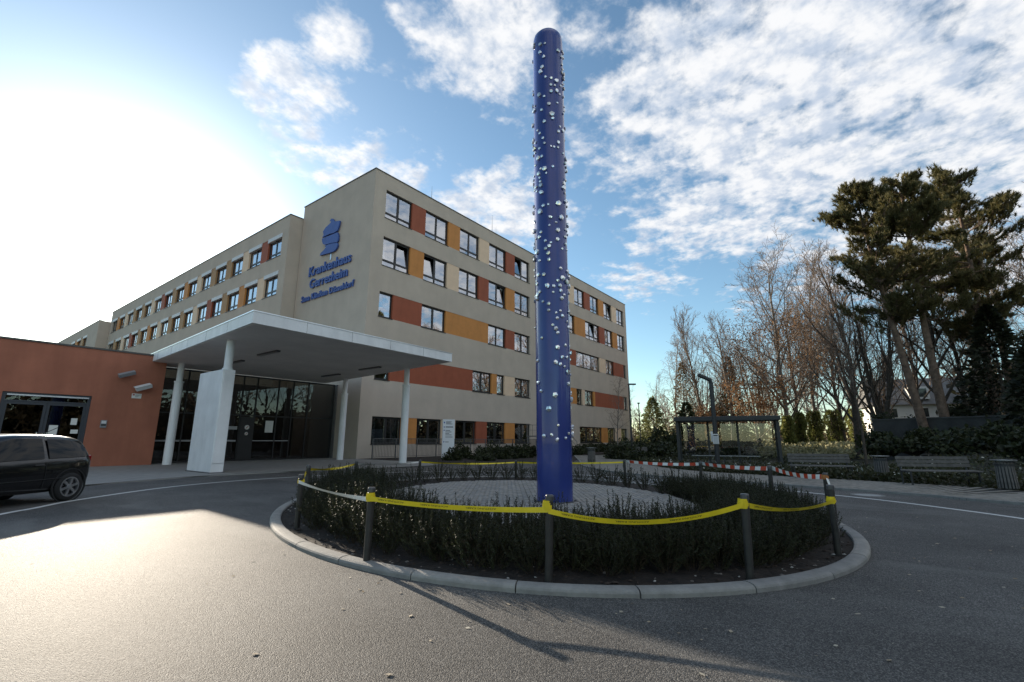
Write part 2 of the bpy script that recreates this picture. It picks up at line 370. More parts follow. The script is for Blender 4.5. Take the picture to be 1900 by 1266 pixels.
# right-hand pavement of small pavers
near = smoothpath([(12.6, -12), (13.2, -8), (14.64, -2.36), (15.42, -.88), (15.9, .84), (16.3, 2.3), (16.75, 4.43), (18.05, 8), (21.45, 11.6), (27.05, 15.0), (36, 20.5)], 12)
wid = [3.3]*len(near)
def offs(path, w):
    out = []
    for i, p in enumerate(path):
        d = (path[min(i+1, len(path)-1)]-path[max(i-1, 0)]).normalized(); out.append(p+Vector((d.y, -d.x, 0))*w)
    return out
far_ = offs(near, 3.5)
b = MB(); n = len(near)
b.add([(p.x, p.y, .035) for p in near]+[(p.x, p.y, .035) for p in far_]+[(p.x, p.y, -.05) for p in near], [(i, n+i, n+i+1, i+1) for i in range(n-1)]+[(2*n+i, i, i+1, 2*n+i+1) for i in range(n-1)])
side_pave = b.build('side_pavement', mat('paver_joint', (.022, .02, .018), .95), kind='structure')
PAVERS = [mat('paver_%d' % i, c, .85, .1, 6, .3, 70) for i, c in enumerate([(.235, .213, .18), (.20, .183, .158), (.265, .24, .205)])]
cum = [0]
for i in range(n-1): cum.append(cum[-1]+(near[i+1]-near[i]).length)
def onpath(s, path):
    i = max(0, min(n-2, next((k for k in range(n-1) if cum[k+1] >= s), n-2))); t = (s-cum[i])/(cum[i+1]-cum[i])
    return path[i].lerp(path[i+1], t)
pv = []
s = .1
while s < cum[-1]-.1:
    a, c = onpath(s, near), onpath(s, far_); dd = c-a
    if a.x > 12.9 and (a-Vector((27, 15, 0))).length > .1:
        ang = math.atan2(dd.y, dd.x)
        for k in range(16):
            off = (k+.5+(.5 if int(s/.1) % 2 else 0))*.21
            p = a+dd.normalized()*off; pv.append((p.length, p.x, p.y, ang))
    s += .108
pv.sort()
pme = [MB().box(-.098, .098, -.046, .046, 0, .03).mesh('paver', m) for m in PAVERS]
bb = [MB(), MB(), MB()]
for i, (d, x, y, a) in enumerate(pv):
    z = .018+rnd.uniform(0, .004)
    if i < 300: link('paver', pme[rnd.randrange(3)], side_pave, (x, y, z), a)
    else: bb[rnd.randrange(3)].box(-.101, .101, -.049, .049, 0, .03, Matrix.Translation((x, y, z)) @ Matrix.Rotation(a, 4, 'Z'))
for i in range(3): bb[i].build('paver_field', PAVERS[i], side_pave, kind='stuff')
b = MB(); kd = MB()
for i in range(n-1):
    if near[i].x > 12: 
        a, c = near[i], near[i+1]; dd = (c-a).normalized(); q = Vector((dd.y, -dd.x, 0))
        b.add([(p.x, p.y, z) for z in (-.04, .055) for p in (a-q*.1, c-q*.1, c, a)], [(3, 2, 1, 0), (4, 5, 6, 7), (0, 1, 5, 4), (2, 3, 7, 6)])
b.build('side_kerb', mat('kerb_concrete', (.22, .215, .2)), kind='structure')

mh = thing('manhole_cover', 'round pale manhole cover in the asphalt beside the white line', 'manhole cover', (14.81, .26, 0))
MB().lathe([(0, .004), (.27, .004), (.27, .0)], 24).build('lid', mat('manhole_iron', (.3, .3, .29), .6, .2, 20, .4, 60), mh)
MB().lathe([(.275, .0), (.275, .006), (.35, .006), (.35, 0)], 24).build('ring', mat('kerb_concrete', (.22, .215, .2)), mh)

# ------------------------------------------------------------------ the oval island
EC = Vector((8.72, 6.17, 0)); EA = Vector((.6, .8, 0)); EB = Vector((.8, -.6, 0))
def ell(t, inset=0.0, k=1.0):
    return EC+EA*((6.5-inset)*k*math.cos(t))+EB*((4.96-inset)*k*math.sin(t))
def ell_t(p):
    q = Vector(p)-EC; return math.atan2(q.dot(EB)/4.96, q.dot(EA)/6.5)
NST = 34
KERB = [mat('kerbstone_%d' % i, c, .8, .14, 7, .35, 60) for i, c in enumerate([(.25, .24, .22), (.22, .213, .20), (.275, .26, .235)])]
kerb = bpy.data.objects.new('island_kerb', None); C.objects.link(kerb); kerb['kind'] = 'structure'
# equal arc lengths round the ellipse
TT = [2*math.pi*i/2000 for i in range(2001)]; L = [0]
for i in range(2000): L.append(L[-1]+(ell(TT[i+1])-ell(TT[i])).length)
def t_at(s):
    s %= L[-1]; lo, hi = 0, 2000
    while hi-lo > 1:
        m = (lo+hi)//2
        if L[m] <= s: lo = m
        else: hi = m
    return TT[lo]+(s-L[lo])/(L[hi]-L[lo])*(TT[hi]-TT[lo])
prof = [(0, -.03), (0, .036), (.01, .052), (.03, .063), (.07, .068), (.13, .068), (.155, .062), (.165, .045), (.165, -.03)]
for i in range(NST):
    b = MB(); s0, s1 = L[-1]*i/NST+.006, L[-1]*(i+1)/NST-.006; v = []; m = len(prof); ns = 4
    dz = rnd.uniform(-.003, .003)
    for k in range(ns+1):
        t = t_at(s0+(s1-s0)*k/ns)
        for (q, z) in prof: p = ell(t, q); v.append((p.x, p.y, z+dz))
    f = [(k*m+j, (k+1)*m+j, (k+1)*m+j+1, k*m+j+1) for k in range(ns) for j in range(m-1)]
    f += [tuple(range(m)), tuple(range(ns*m+m-1, ns*m-1, -1))]
    b.add(v, f).build('kerb_stone', rnd.choice(KERB), kerb)
b = MB(); v = []; m = 9
for i in range(120):
    for k in range(m):
        p = ell(2*math.pi*i/120, .16+.245*k); v.append((p.x, p.y, .03+rnd.uniform(-.012, .016)+.02*math.sin(k/m*math.pi)))
b.add(v, [(i*m+k, ((i+1) % 120)*m+k, ((i+1) % 120)*m+k+1, i*m+k+1) for i in range(120) for k in range(m-1)])
b.build('planting_soil', SOIL, kind='structure', smooth=True)
# clods, pebbles and leaf litter on the soil
pe = [MB() for _ in range(3)]
def pebble(b, x, y, z, r):
    m = Matrix.Translation((x, y, z)) @ Matrix.Rotation(rnd.uniform(0, 6), 4, 'Z') @ Matrix.Diagonal((r*rnd.uniform(.8, 1.4), r*rnd.uniform(.7, 1), r*rnd.uniform(.4, .7), 1))
    v = [(1, 0, 0), (.3, .9, 0), (-.8, .6, .1), (-.9, -.5, 0), (.2, -1, 0), (.2, .1, .9), (-.1, -.1, -.9)]
    b.add([m @ Vector([c*rnd.uniform(.8, 1.15) for c in p]) for p in v], [(i, (i+1) % 5, 5) for i in range(5)]+[((i+1) % 5, i, 6) for i in range(5)])
for i in range(2600):
    t = rnd.uniform(0, 2*math.pi); p = ell(t, rnd.choice([rnd.uniform(.19, .8), rnd.uniform(.19, 1.9)]))
    c = rnd.random(); pebble(pe[0 if c < .8 else 1 if c < .95 else 2], p.x, p.y, .04, rnd.uniform(.008, .03))
for b, nm, m in zip(pe, ('soil_clods', 'pebbles', 'pale_pebbles'), (mat('clod', (.045, .032, .024), .95, .4, 20), mat('pebble', (.16, .14, .12), .8, .3, 15), mat('pebble_pale', (.42, .40, .36), .8, .2, 15))):
    b.build(nm, m, kind='stuff')

# cobbled oval: stones laid in fans, the nearest 300 single
SANDJ = mat('joint_sand', (.045, .04, .035), .95, .3, 15)
b = MB(); b.prism([tuple(ell(2*math.pi*i/90, 0, .645).xy) for i in range(90)], 0, .088)
plaza = b.build('cobbled_paving', SANDJ, kind='structure')
COB = [mat('cobble_%d' % i, c, .7, .16, 20, .4, 60) for i, c in enumerate([(.27, .25, .225), (.23, .215, .2), (.31, .285, .25), (.25, .225, .195)])]
def cobble_v(w, l):
    j = lambda: rnd.uniform(-.004, .004)
    v = [(-w+j(), -l+j(), 0), (w+j(), -l+j(), 0), (w+j(), l+j(), 0), (-w+j(), l+j(), 0)]
    v += [(x*.98, y*.98, .018) for x, y, _ in v]+[(x*.8, y*.8, .026) for x, y, _ in v]
    return v, [(0, 1, 5, 4), (1, 2, 6, 5), (2, 3, 7, 6), (3, 0, 4, 7), (4, 5, 9, 8), (5, 6, 10, 9), (6, 7, 11, 10), (7, 4, 8, 11), (8, 9, 10, 11)]
cob = []
SW, NS_ = 1.28, 12
ca, sa = math.cos(R(-52)), math.sin(R(-52))
for st in range(-5, 6):
    for row in range(-44, 46):
        for k in range(NS_):
            u = (k+.5)/NS_*2-1
            x = st*SW+u*SW/2; y = row*.122+.60*(1-u*u)
            a = math.atan(-1.2*u/(SW/2))
            p = EC+Vector((x*ca-y*sa, x*sa+y*ca, 0)); q = p-EC
            if (q.dot(EA)/6.5)**2+(q.dot(EB)/4.96)**2 < .635**2 and (p-Vector((8.38, 5.25, 0))).length > .42:
                cob.append((p.length, p.x, p.y, a*.8+R(-52)))
# what the front hedge hides comes last: singles are the nearest stones that show
FWD = Vector((.797, .604, 0))
vis = lambda c: 0 if Vector((c[1], c[2], 0)).dot(FWD) > 8.1 else 1
cob.sort(key=lambda c: (vis(c), c[0]))
cme = [MB().add(*cobble_v(.048, .053)).mesh('cobblestone', COB[i % 4]) for i in range(8)]
cb = [MB() for _ in COB]
for i, (d, x, y, a) in enumerate(cob):
    z = .084+rnd.uniform(-.004, .004)
    if i < 300: link('cobblestone', rnd.choice(cme), plaza, (x, y, z), a)
    else:
        v, f = cobble_v(.048, .053); m = Matrix.Translation((x, y, z)) @ Matrix.Rotation(a, 4, 'Z')
        cb[rnd.randrange(4)].add([m @ Vector(p) for p in v], f)
for b, m in zip(cb, COB): b.build('cobble_field', m, plaza, kind='stuff')

# ------------------------------------------------------------------ hospital blocks
FD = .32                                       # depth of the window reveal
WCACHE = {}
def win_meshes(w, h, kind):
    k = (round(w, 2), round(h, 2), kind)
    if k in WCACHE: return WCACHE[k]
    fr = MB(); panes = []; t = .085; y0, y1 = FD-.14, FD-.04
    fr.box(0, w, y0, y1, 0, t); fr.box(0, w, y0, y1, h-t, h); fr.box(0, t, y0, y1, t, h-t); fr.box(w-t, w, y0, y1, t, h-t)
    ncol = 1 if w < 1.6 else (2 if w < 3.4 else 3)
    if kind == 'shutter': ncol = 3
    cw = w/ncol; low = h*.21 if kind in ('low', 'wing') else 0
    for c in range(1, ncol): fr.box(c*cw-.055, c*cw+.055, y0+.003, y1-.003, t, h-t)
    if low: fr.box(t, w-t, y0+.006, y1-.006, low-.045, low+.045)
    for c in range(ncol):
        a, e = c*cw+(.055 if c else t), (c+1)*cw-(.055 if c < ncol-1 else t)
        rows = [(t, h-t)] if not low else [(t, low-.045), (low+.045, h-t)]
        for z0, z1 in rows:
            sash = .05 if (not low or z0 > t) else .025
            fr.box(a, a+sash, y0+.012, y1-.012, z0, z1); fr.box(e-sash, e, y0+.012, y1-.012, z0, z1)
            fr.box(a+sash, e-sash, y0+.012, y1-.012, z0, z0+sash); fr.box(a+sash, e-sash, y0+.012, y1-.012, z1-sash, z1)
            panes.append((a+sash, e-sash, z0+sash, z1-sash))
    pm = []
    for (a, e, z0, z1) in panes:
        pm.append((MB().box(0, e-a, -.006, .006, 0, z1-z0).mesh('pane', GLASS), (a, (y0+y1)/2, z0)))
    sill = MB().box(-.03, w+.03, -.045, FD-.13, -.05, .0).mesh('sill', FRAME)
    WCACHE[k] = (fr.mesh('window', FRAME), pm, sill)
    return WCACHE[k]
def curtain_mesh(w, h):
    k = ('c', round(w, 2), round(h, 2))
    if k not in WCACHE:
        n = max(6, int(w/.07)); b = MB()
        b.add([(w*i/n, .03*math.sin(i*1.9), z) for z in (0, h) for i in range(n+1)], [(i, i+1, n+2+i, n+1+i) for i in range(n)])
        WCACHE[k] = b.mesh('curtain', CURTAIN, True)
    return WCACHE[k]
def add_window(par, u, z, w, h, kind, tilt=None, curtain=None, blind=False):
    fr, pm, sill = win_meshes(w, h, kind)
    o = link('window', fr, par, (u, 0, z))
    big = [i for i, p in enumerate(pm)]
    for i, (me, loc) in enumerate(pm):
        p = link('pane', me, o, loc)
        if tilt == i: p.rotation_euler = (R(-7), 0, 0); p.location.y += .02
        else: p.rotation_euler = (R(rnd.uniform(-.5, .5)), 0, R(rnd.uniform(-.4, .4)))
    link('sill', sill, o)
    if kind == 'wing':
        MB().box(-.04, w+.04, -.06, FD-.15, h-.36, h+.0).build('shutter_box', mat('shutter_box', (.62, .63, .64), .5, .05, 3), o)
    if curtain:
        for c0, c1 in curtain:
            link('curtain', curtain_mesh((c1-c0)*w, h*.9), o, (c0*w, FD+.12, h*.05))
    if kind == 'shutter':
        for q in range(int(h/.09)):
            pass
    return o
def facade(par, length, roof, rows, wallmat, thick=FD):
    """front wall with real openings; rows = (z0, z1, [(u0, u1, what)])"""
    b = MB(); z = 0
    for z0, z1, els in sorted(rows):
        b.box(0, length, 0, thick, z, z0)
        u = 0
        for u0, u1, what in sorted(els):
            if u0-u > .005: b.box(u, u0, 0, thick, z0, z1)
            u = u1
        b.box(u, length, 0, thick, z0, z1); z = z1
    b.box(0, length, 0, thick, z, roof)
    b.build('front_wall', wallmat, par)
    for z0, z1, els in rows:
        for u0, u1, what in els:
            w, h = u1-u0, z1-z0
            if what in ('red', 'orange', 'cream', 'tan'):
                m = {'red': RED, 'orange': ORANGE, 'cream': CREAM, 'tan': mat('panel_tan', (.42, .24, .11), .7, .06, 2)}[what]
                MB().box(0, w, .02, thick-.02, .0, h).build('facade_panel', m, par, (u0, 0, z0))
            else:
                cur = None
                if what != 'shutter' and rnd.random() < .75:
                    cur = rnd.choice([[(.05, .3)], [(.72, .95)], [(.06, .22), (.78, .94)], [(.55, .8)], [(.05, .45)]])
                tl = None
                if what == 'low' and rnd.random() < .4: tl = rnd.choice([1, 3])
                add_window(par, u0, z0, w, h, what, tl, cur)
t = thing('hospital_block', 'five storey beige plaster block with coloured panels between its windows, carrying the blue wall lettering', 'building', (19.7, 28.24, 0))
S = 19.7
def els(txt):
    out = []
    for e in txt.split(';'):
        a, c, k = e.split(); out.append((float(a)-S, float(c)-S, k))
    return out
rows = [
 (18.33, 20.7, els('20.8 23.5 low;23.5 25 red;25 27.75 low;27.75 29.27 orange;29.27 32 low;32 33.5 cream;33.5 36.27 low;36.27 37.76 red;37.76 40.5 low;46.3 49 low;49 50.5 cream;50.5 53.2 low;53.2 54.8 red;54.8 57.3 low;57.3 58.9 orange;58.9 61.5 low;61.5 63.1 cream;63.1 65.6 low')),
 (14.4, 16.75, els('20.8 23.5 low;23.5 25 orange;25 27.75 low;27.75 29.27 cream;29.27 32 low;32 33.5 red;33.5 36.27 low;36.27 37.76 orange;37.76 40.5 low;47.7 50.45 low;50.45 53.25 orange;53.25 57.3 low;57.3 58.9 red;58.9 61.5 low;61.5 63.1 orange;63.1 65.6 low')),
 (10.34, 12.3, els('20.75 22.05 tall;22.05 25 red;25 27.75 tall;27.75 33.5 orange;33.5 36.27 tall;36.27 37.76 red;37.76 40.5 tall;47 50.6 red;50.6 57 shutter;57 58.9 cream;58.9 61.45 tall;61.45 64.8 red;64.8 65.65 tall')),
 (5.62, 7.53, els('20.75 22.1 tall;22.1 31.4 red;31.4 34.1 tall;34.1 34.9 orange;34.9 36.1 tall;36.1 37.8 cream;37.8 40.5 tall;47 50.5 orange;50.5 51.9 tall;51.9 52.6 cream;52.6 54.9 tall;54.9 55.4 orange;55.4 64.4 red;64.4 65.55 tall')),
 (1.0, 2.95, els('20.8 23.5 tall;23.5 25 orange;25 27.7 tall;27.7 29.3 cream;29.3 32 tall;32 33.5 red;33.5 36.25 tall;36.25 37.8 orange;37.8 40.5 tall;51 57 tall;57 58.7 orange;58.7 61.2 tall;61.2 63 cream;63 65.1 tall'))]
LN = 66.5-S
facade(t, LN, 22.0, rows, WALL)
b = MB(); b.box(0, FD, FD, 10.4, 0, 22.0); b.box(LN-FD, LN, FD, 10.4, 0, 22.0); b.box(FD, LN-FD, 10.1, 10.4, 0, 22.0)
b.build('side_wall', WALL, t)
MB().box(FD, LN-FD, FD, 10.1, 21.3, 21.5).build('roof', mat('roof_felt', (.1, .1, .1), .9), t)
b = MB(); o = .05
b.box(-o, LN+o, -o, FD+.1, 22.0, 22.07); b.box(-o, FD+.1, FD+.1, 10.4+o, 22.0, 22.07); b.box(LN-FD-.1, LN+o, FD+.1, 10.4+o, 22, 22.07)
b.build('coping', COPING, t)
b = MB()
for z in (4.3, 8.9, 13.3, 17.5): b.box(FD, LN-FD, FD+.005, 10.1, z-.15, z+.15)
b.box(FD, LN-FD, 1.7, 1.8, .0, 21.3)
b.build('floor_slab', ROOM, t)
# thin line of expansion joint and drain on the sign wall
w = thing('hospital_wing', 'long lower beige wing with two rows of shuttered windows, running back behind the canopy', 'building', (18.55, 93.0, 0), R(-90))
LW = 93-38.72
ups, lows, third = [], [], []
for k in range(14):
    a = 93-(39.85+3.81*k)                  # right end of this window counted from the far end
    for rr, lst in enumerate((ups, lows, third)):
        lst.append((a-2.5, a, 'wing'))
        if k < 13: lst.append((a-2.5-1.31, a-2.5, ['red', 'cream', 'tan', 'tan', 'cream', 'orange', 'tan'][(k+rr*4) % 7 if (k or rr) else 0]))
facade(w, LW, 20.85, [(17.32, 19.4, ups), (13.7, 15.85, lows), (9.7, 11.8, third)], WALL)
b = MB(); b.box(LW-FD, LW, FD, 9, 0, 20.85); b.box(0, FD, FD, 9, 0, 20.85); b.box(FD, LW-FD, 8.7, 9, 0, 20.85); b.build('side_wall', WALL, w)
MB().box(FD, LW-FD, FD, 8.7, 20.1, 20.3).build('roof', mat('roof_felt', (.1, .1, .1)), w)
b = MB(); b.box(-o, LW+o, -o, FD+.1, 20.85, 20.92); b.box(LW-FD-.1, LW+o, FD+.1, 9, 20.85, 20.92); b.build('coping', COPING, w)
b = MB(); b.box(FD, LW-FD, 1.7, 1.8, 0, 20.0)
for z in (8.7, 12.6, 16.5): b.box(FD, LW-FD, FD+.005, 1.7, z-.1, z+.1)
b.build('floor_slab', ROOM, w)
fwg = thing('far_wing', 'farthest beige wing at the left, partly hidden behind the rust red annexe', 'building', (17.2, 168, 0), R(-90))
LF = 168-93.1
u1_, l1_ = [], []
for k in range(17):
    a = 168-(99.2+4.0*k)
    for lst in (u1_, l1_): lst.append((a-2.5, a, 'wing'))
    if k < 16: u1_.append((a-4.0, a-2.5, ['tan', 'orange', 'cream'][k % 3]))
facade(fwg, LF, 19.3, [(15.7, 17.8, u1_), (12.0, 14.1, l1_)], WALL)
b = MB(); b.box(LF-FD, LF, FD, 9, 0, 19.3); b.box(FD, LF-FD, 8.7, 9, 0, 19.3); b.build('side_wall', WALL, fwg)
MB().box(-o, LF+o, -o, FD+.1, 19.3, 19.37).build('coping', COPING, fwg)
MB().box(FD, LF-FD, 1.7, 1.8, 0, 19.3).build('floor_slab', ROOM, fwg)
# roof aerials
for nm, x, y, zb, h, lab in [('roof_aerial', 27.5, 30.4, 21.5, 3.4, 'thin lightning rod on the roof edge above the topmost windows'),
                             ('roof_aerial', 37.2, 31.0, 21.5, 4.6, 'twin rod aerial on the roof just left of the blue pole')]:
    a = thing(nm, lab, 'aerial', (x, y, zb), 0, 'aerials on the hospital roof')
    MB().tube([(0, 0, 0), (0, 0, h*.6), (0, 0, h)], [.035, .025, .008], 6).build('rod', GREYMETAL, a)
    if h > 4: MB().tube([(.7, 0, 0), (.7, 0, h*.75)], [.02, .008], 5).build('rod', GREYMETAL, a); MB().tube([(0, 0, h*.5), (.35, 0, h*.5)], .02, 5).build('cross_arm', GREYMETAL, a)

# ------------------------------------------------------------------ blue emblem and lettering on the sign wall (faces -X)
SB = mat('sign_blue', (.05, .10, .34), .45, .08, 2, spec=.5)
SBE = mat('sign_blue_dark', (.035, .065, .2), .5)
sg = thing('wall_sign', 'raised blue emblem and three lines of blue lettering on the beige side wall', 'sign', (19.7, 0, 0))
EM = [[(34.72, 18.18), (34.86, 18.5), (34.5, 18.78), (33.95, 18.93), (33.7, 19.05), (33.95, 19.2), (33.78, 19.36), (33.5, 19.28), (33.3, 18.98), (32.85, 18.86), (32.44, 18.78), (32.5, 18.38), (32.72, 17.98), (33.2, 17.92), (33.8, 18.0), (34.9, 17.98)],
      [(34.9, 17.88), (34.2, 17.86), (32.64, 17.82), (32.47, 17.5), (32.45, 17.14), (32.6, 16.95), (33.5, 17.1), (34.36, 17.18), (34.7, 17.35), (34.85, 17.6)],
      [(34.35, 17.1), (33.4, 17.04), (32.56, 16.88), (32.45, 16.65), (32.6, 16.42), (32.9, 16.25), (33.68, 16.27), (35.03, 16.40), (34.9, 16.58), (34.5, 16.72), (34.2, 16.9)]]
for P in EM:
    b = MB(); b.prism([(y, z) for y, z in P], 0, .12)
    b.v = [(-.06-p[2], p[0], p[1]) for p in b.v]; b.build('emblem', SB, sg)
MB().box(-.06, -.02, 33.45, 33.62, 15.7, 16.3).build('emblem_stem', ALU, sg)
def glyphs(me):
    """split a text mesh into its letters (dots stay with their stems): lists of verts and faces"""
    n = len(me.vertices); par = list(range(n))
    def find(a):
        while par[a] != a: par[a] = par[par[a]]; a = par[a]
        return a
    for e in me.edges:
        a, c = find(e.vertices[0]), find(e.vertices[1]); par[a] = c
    isl = {}
    for v in me.vertices: isl.setdefault(find(v.index), []).append(v.index)
    gs = []
    for ids in sorted(isl.values(), key=lambda q: min(me.vertices[k].co.x for k in q)):
        a, c = min(me.vertices[k].co.x for k in ids), max(me.vertices[k].co.x for k in ids)
        if gs and a < gs[-1][1]-.35*min(c-a, gs[-1][1]-gs[-1][0]): gs[-1][2].extend(ids); gs[-1][1] = max(c, gs[-1][1])
        else: gs.append([a, c, list(ids)])
    out = []
    for a, c, ids in gs:
        m = {k: i for i, k in enumerate(ids)}
        out.append(([me.vertices[k].co.copy() for k in ids], [tuple(m[k] for k in p.vertices) for p in me.polygons if p.vertices[0] in m]))
    return out
for body, y0, z0, wid_ in [('Krankenhaus', 36.66, 14.86, 6.05), ('Gerresheim', 36.34, 13.75, 5.42), ('Sana Kliniken Düsseldorf', 37.45, 12.72, 7.52)]:
    me = text_mesh(body, 1.0, .06, bold=.018); xs_ = [v.co.x for v in me.vertices]; k = wid_/(max(xs_)-min(xs_))
    for v in me.vertices:
        x, y, z = v.co; v.co = (x*k, y*k, z)
    for vs, fs in glyphs(me):
        MB().add([(-.09-q.z*.8, y0-q.x, z0+q.y) for q in vs], fs).build('letter', SB, sg)

# ------------------------------------------------------------------ rust red annexe
a = thing('entrance_annexe', 'low flat roofed rust red plaster annexe with a dark glass double door', 'building', (8.5, 29.58, 0))
b = MB()
b.box(-5.73+2.95, 0, 0, .3, 0, 3.32); b.box(-20, -5.73, 0, .3, 0, 3.32); b.box(-20, 0, 0, .3, 3.32, 5.58)
b.box(-.3, 0, .3, 9, 0, 5.58); b.box(-20, -19.7, .3, 9, 0, 5.58); b.box(-19.7, -.3, 8.7, 9, 0, 5.58); b.box(-19.7, -.3, .3, 8.7, 5.2, 5.35)
b.build('wall', ANNEX, a)
b = MB(); b.box(-20.05, .05, -.05, .35, 5.58, 5.66); b.box(-.3, .05, .35, 9, 5.58, 5.66); b.build('coping', COPING, a)
MB().box(-19.7, -.3, 3, 3.1, 0, 5.2).build('inner_wall', ROOM, a)
d = MB(); X0, X1 = -5.73, -2.78
d.box(X0, X1, .06, .2, 3.16, 3.32); d.box(X0, X0+.12, .06, .2, 0, 3.16); d.box(X1-.12, X1, .06, .2, 0, 3.16)
d.box(X0+.12, X1-.12, .065, .195, 2.92, 2.98)
dd = d.build('door_frame', BLUEFRAME, a)
for k in range(2):
    x0, x1 = X0+.12+k*1.36, X0+.12+(k+1)*1.36-.01
    l = MB(); l.box(x0, x0+.1, .09, .15, .02, 2.92); l.box(x1-.1, x1, .09, .15, .02, 2.92); l.box(x0+.1, x1-.1, .09, .15, .02, .2); l.box(x0+.1, x1-.1, .09, .15, 2.8, 2.92)
    dl = l.build('door_leaf', BLUEFRAME, a)
    MB().box(x0+.1, x1-.1, .115, .125, .2, 2.8).build('pane', DARKGLASS, dl)
    MB().tube([(x1-.16 if k == 0 else x0+.16, .02, .9), (x1-.16 if k == 0 else x0+.16, .02, 1.6)], .018, 8).build('handle', ALU, dl)
MB().box(X0+.12, X1-.12, .115, .125, 2.98, 3.16).build('transom_pane', DARKGLASS, a)
MB().box(X0+.15, X1-.1, -.02, .05, 3.17, 3.23).build('door_closer_rail', ALU, a)
for x, z, ww, hh in [(-4.05, 1.5, .3, .42), (-3.35, 1.95, .22, .3), (-3.3, 1.55, .26, .18)]:
    MB().box(x, x+ww, .08, .086, z, z+hh).build('paper_notice', mat('paper', (.75, .74, .7), .8), a)
CAMW = mat('camera_white', (.66, .66, .66), .4); CAMG = mat('camera_grey', (.25, .25, .26), .5)
for x, z, m, lab in [(-.95, 4.0, CAMW, 'white box camera above the white plate on the rust red wall'), (-1.72, 4.6, CAMG, 'dark floodlight high on the rust red wall')]:
    s_ = thing('security_camera' if m is CAMW else 'wall_floodlight', lab, 'camera' if m is CAMW else 'light', (8.5+x, 29.58, z))
    mm = Matrix.Rotation(R(-22), 4, 'Y') @ Matrix.Rotation(R(25), 4, 'X')
    MB().box(-.34, .34, -.42, -.22, -.08, .1, mm).build('housing', m, s_, bevel=.015)
    MB().tube([(0, 0, -.14), (0, -.16, -.14), (0, -.28, -.02)], .03, 8).build('bracket', GREYMETAL, s_)
    MB().lathe([(0, 0), (.09, 0), (.09, -.03), (0, -.03)], 12, (0, 0, -.14), 'y').build('wall_plate', GREYMETAL, s_)
    if m is CAMW: MB().box(-.38, .3, -.43, -.2, .1, .13, mm).build('sun_shield', m, s_)
p = thing('wall_plate', 'small white information plate with a red mark on the rust red wall', 'plate', (7.23, 29.58, 3.33))
MB().box(0, .4, -.015, -.001, 0, .24).build('plate', mat('paper', (.75, .74, .7)), p, bevel=.004)
MB().box(.03, .11, -.018, -.015, .14, .21).build('mark', mat('mark_red', (.35, .03, .03), .5), p)
for k in range(3): MB().box(.14, .36-.05*k, -.018, -.015, .17-.05*k, .185-.05*k).build('print_line', mat('ink', (.06, .06, .07), .7), p)
p = thing('intercom', 'small grey and black intercom beside the dark glass double door', 'intercom', (6.2, 29.58, 1.84))
MB().box(0, .24, -.05, -.001, 0, .36).build('body', mat('camera_grey', (.25, .25, .26)), p, bevel=.008)
MB().box(.03, .21, -.056, -.05, .2, .33).build('screen', CAMW, p); MB().box(.03, .21, -.056, -.05, .09, .17).build('keypad', FRAME, p)

# ------------------------------------------------------------------ canopy
c = thing('entrance_canopy', 'large flat white canopy roof on slim white columns over the entrance', 'canopy')
POLY = [(7.12, 16.78), (17.3, 17.05), (18.7, 31.15), (7.95, 31.15)]
b = MB(); b.prism(POLY, 5.30, 5.72); b.build('canopy_roof', WHITE, c)
cx = sum(p[0] for p in POLY)/4; cy = sum(p[1] for p in POLY)/4
b = MB(); b.prism([(cx+(x-cx)*.985, cy+(y-cy)*.985) for x, y in POLY], 5.285, 5.299); b.build('soffit', SOFFIT, c)
b = MB()
for k in range(1, 5):
    x = 7.12+10.18*k/5; y = 16.78+.27*k/5; b.box(x-.006, x+.006, y-.004, y+.02, 5.302, 5.718)
for k in range(1, 6):
    x = 7.12+.83*k/6; y = 16.78+14.37*k/6; b.box(x-.004, x+.02, y-.006, y+.006, 5.302, 5.718)
b.build('fascia_joint', GREYMETAL, c)
b = MB(); b.prism([(cx+(x-cx)*1.004, cy+(y-cy)*1.003) for x, y in POLY], 5.722, 5.76); b.build('roof_edge_trim', ALU, c)
def column(x, y, z0, rb=.2, rt_=.15, zs=4.3):
    b = MB()
    b.lathe([(rb*1.0, z0), (rb, zs-.06), (rb*1.12, zs-.05), (rb*1.12, zs+.02), (rt_, zs+.03), (rt_, 5.29)], 20, (x, y, 0))
    return b.build('column', WHITE, c, smooth=False)
column(17.25, 20.5, .03); column(18.1, 27.7, .03); column(9.0, 29.0, .03); 
MB().lathe([(.2, 4.05), (.2, 4.12), (.155, 4.13), (.155, 5.29)], 20, (7.98, 20.52, 0)).build('column', WHITE, c)
MB().box(7.74, 8.2, 20.3, 22.6, .03, 4.05).build('column_casing', WHITE, c, bevel=.01)
MB().box(7.77, 8.17, 20.26, 20.3, .4, 3.95).build('casing_door', WHITE, c, bevel=.006)
MB().box(7.70, 8.24, 20.22, 22.65, .03, .07).build('casing_foot', GREYMETAL, c)
for x, y in [(10.2, 22.0), (16.3, 26.6), (15.97, 22.2), (10.45, 26.1)]:
    l = MB().box(-.09, .09, -.95, .95, 0, .07).build('ceiling_light', mat('lamp_housing', (.12, .12, .12), .5), c, (x, y, 5.21))
    MB().box(-.07, .07, -.9, .9, -.012, -.001).build('diffuser', mat('diffuser', (.35, .35, .34), .4), l)

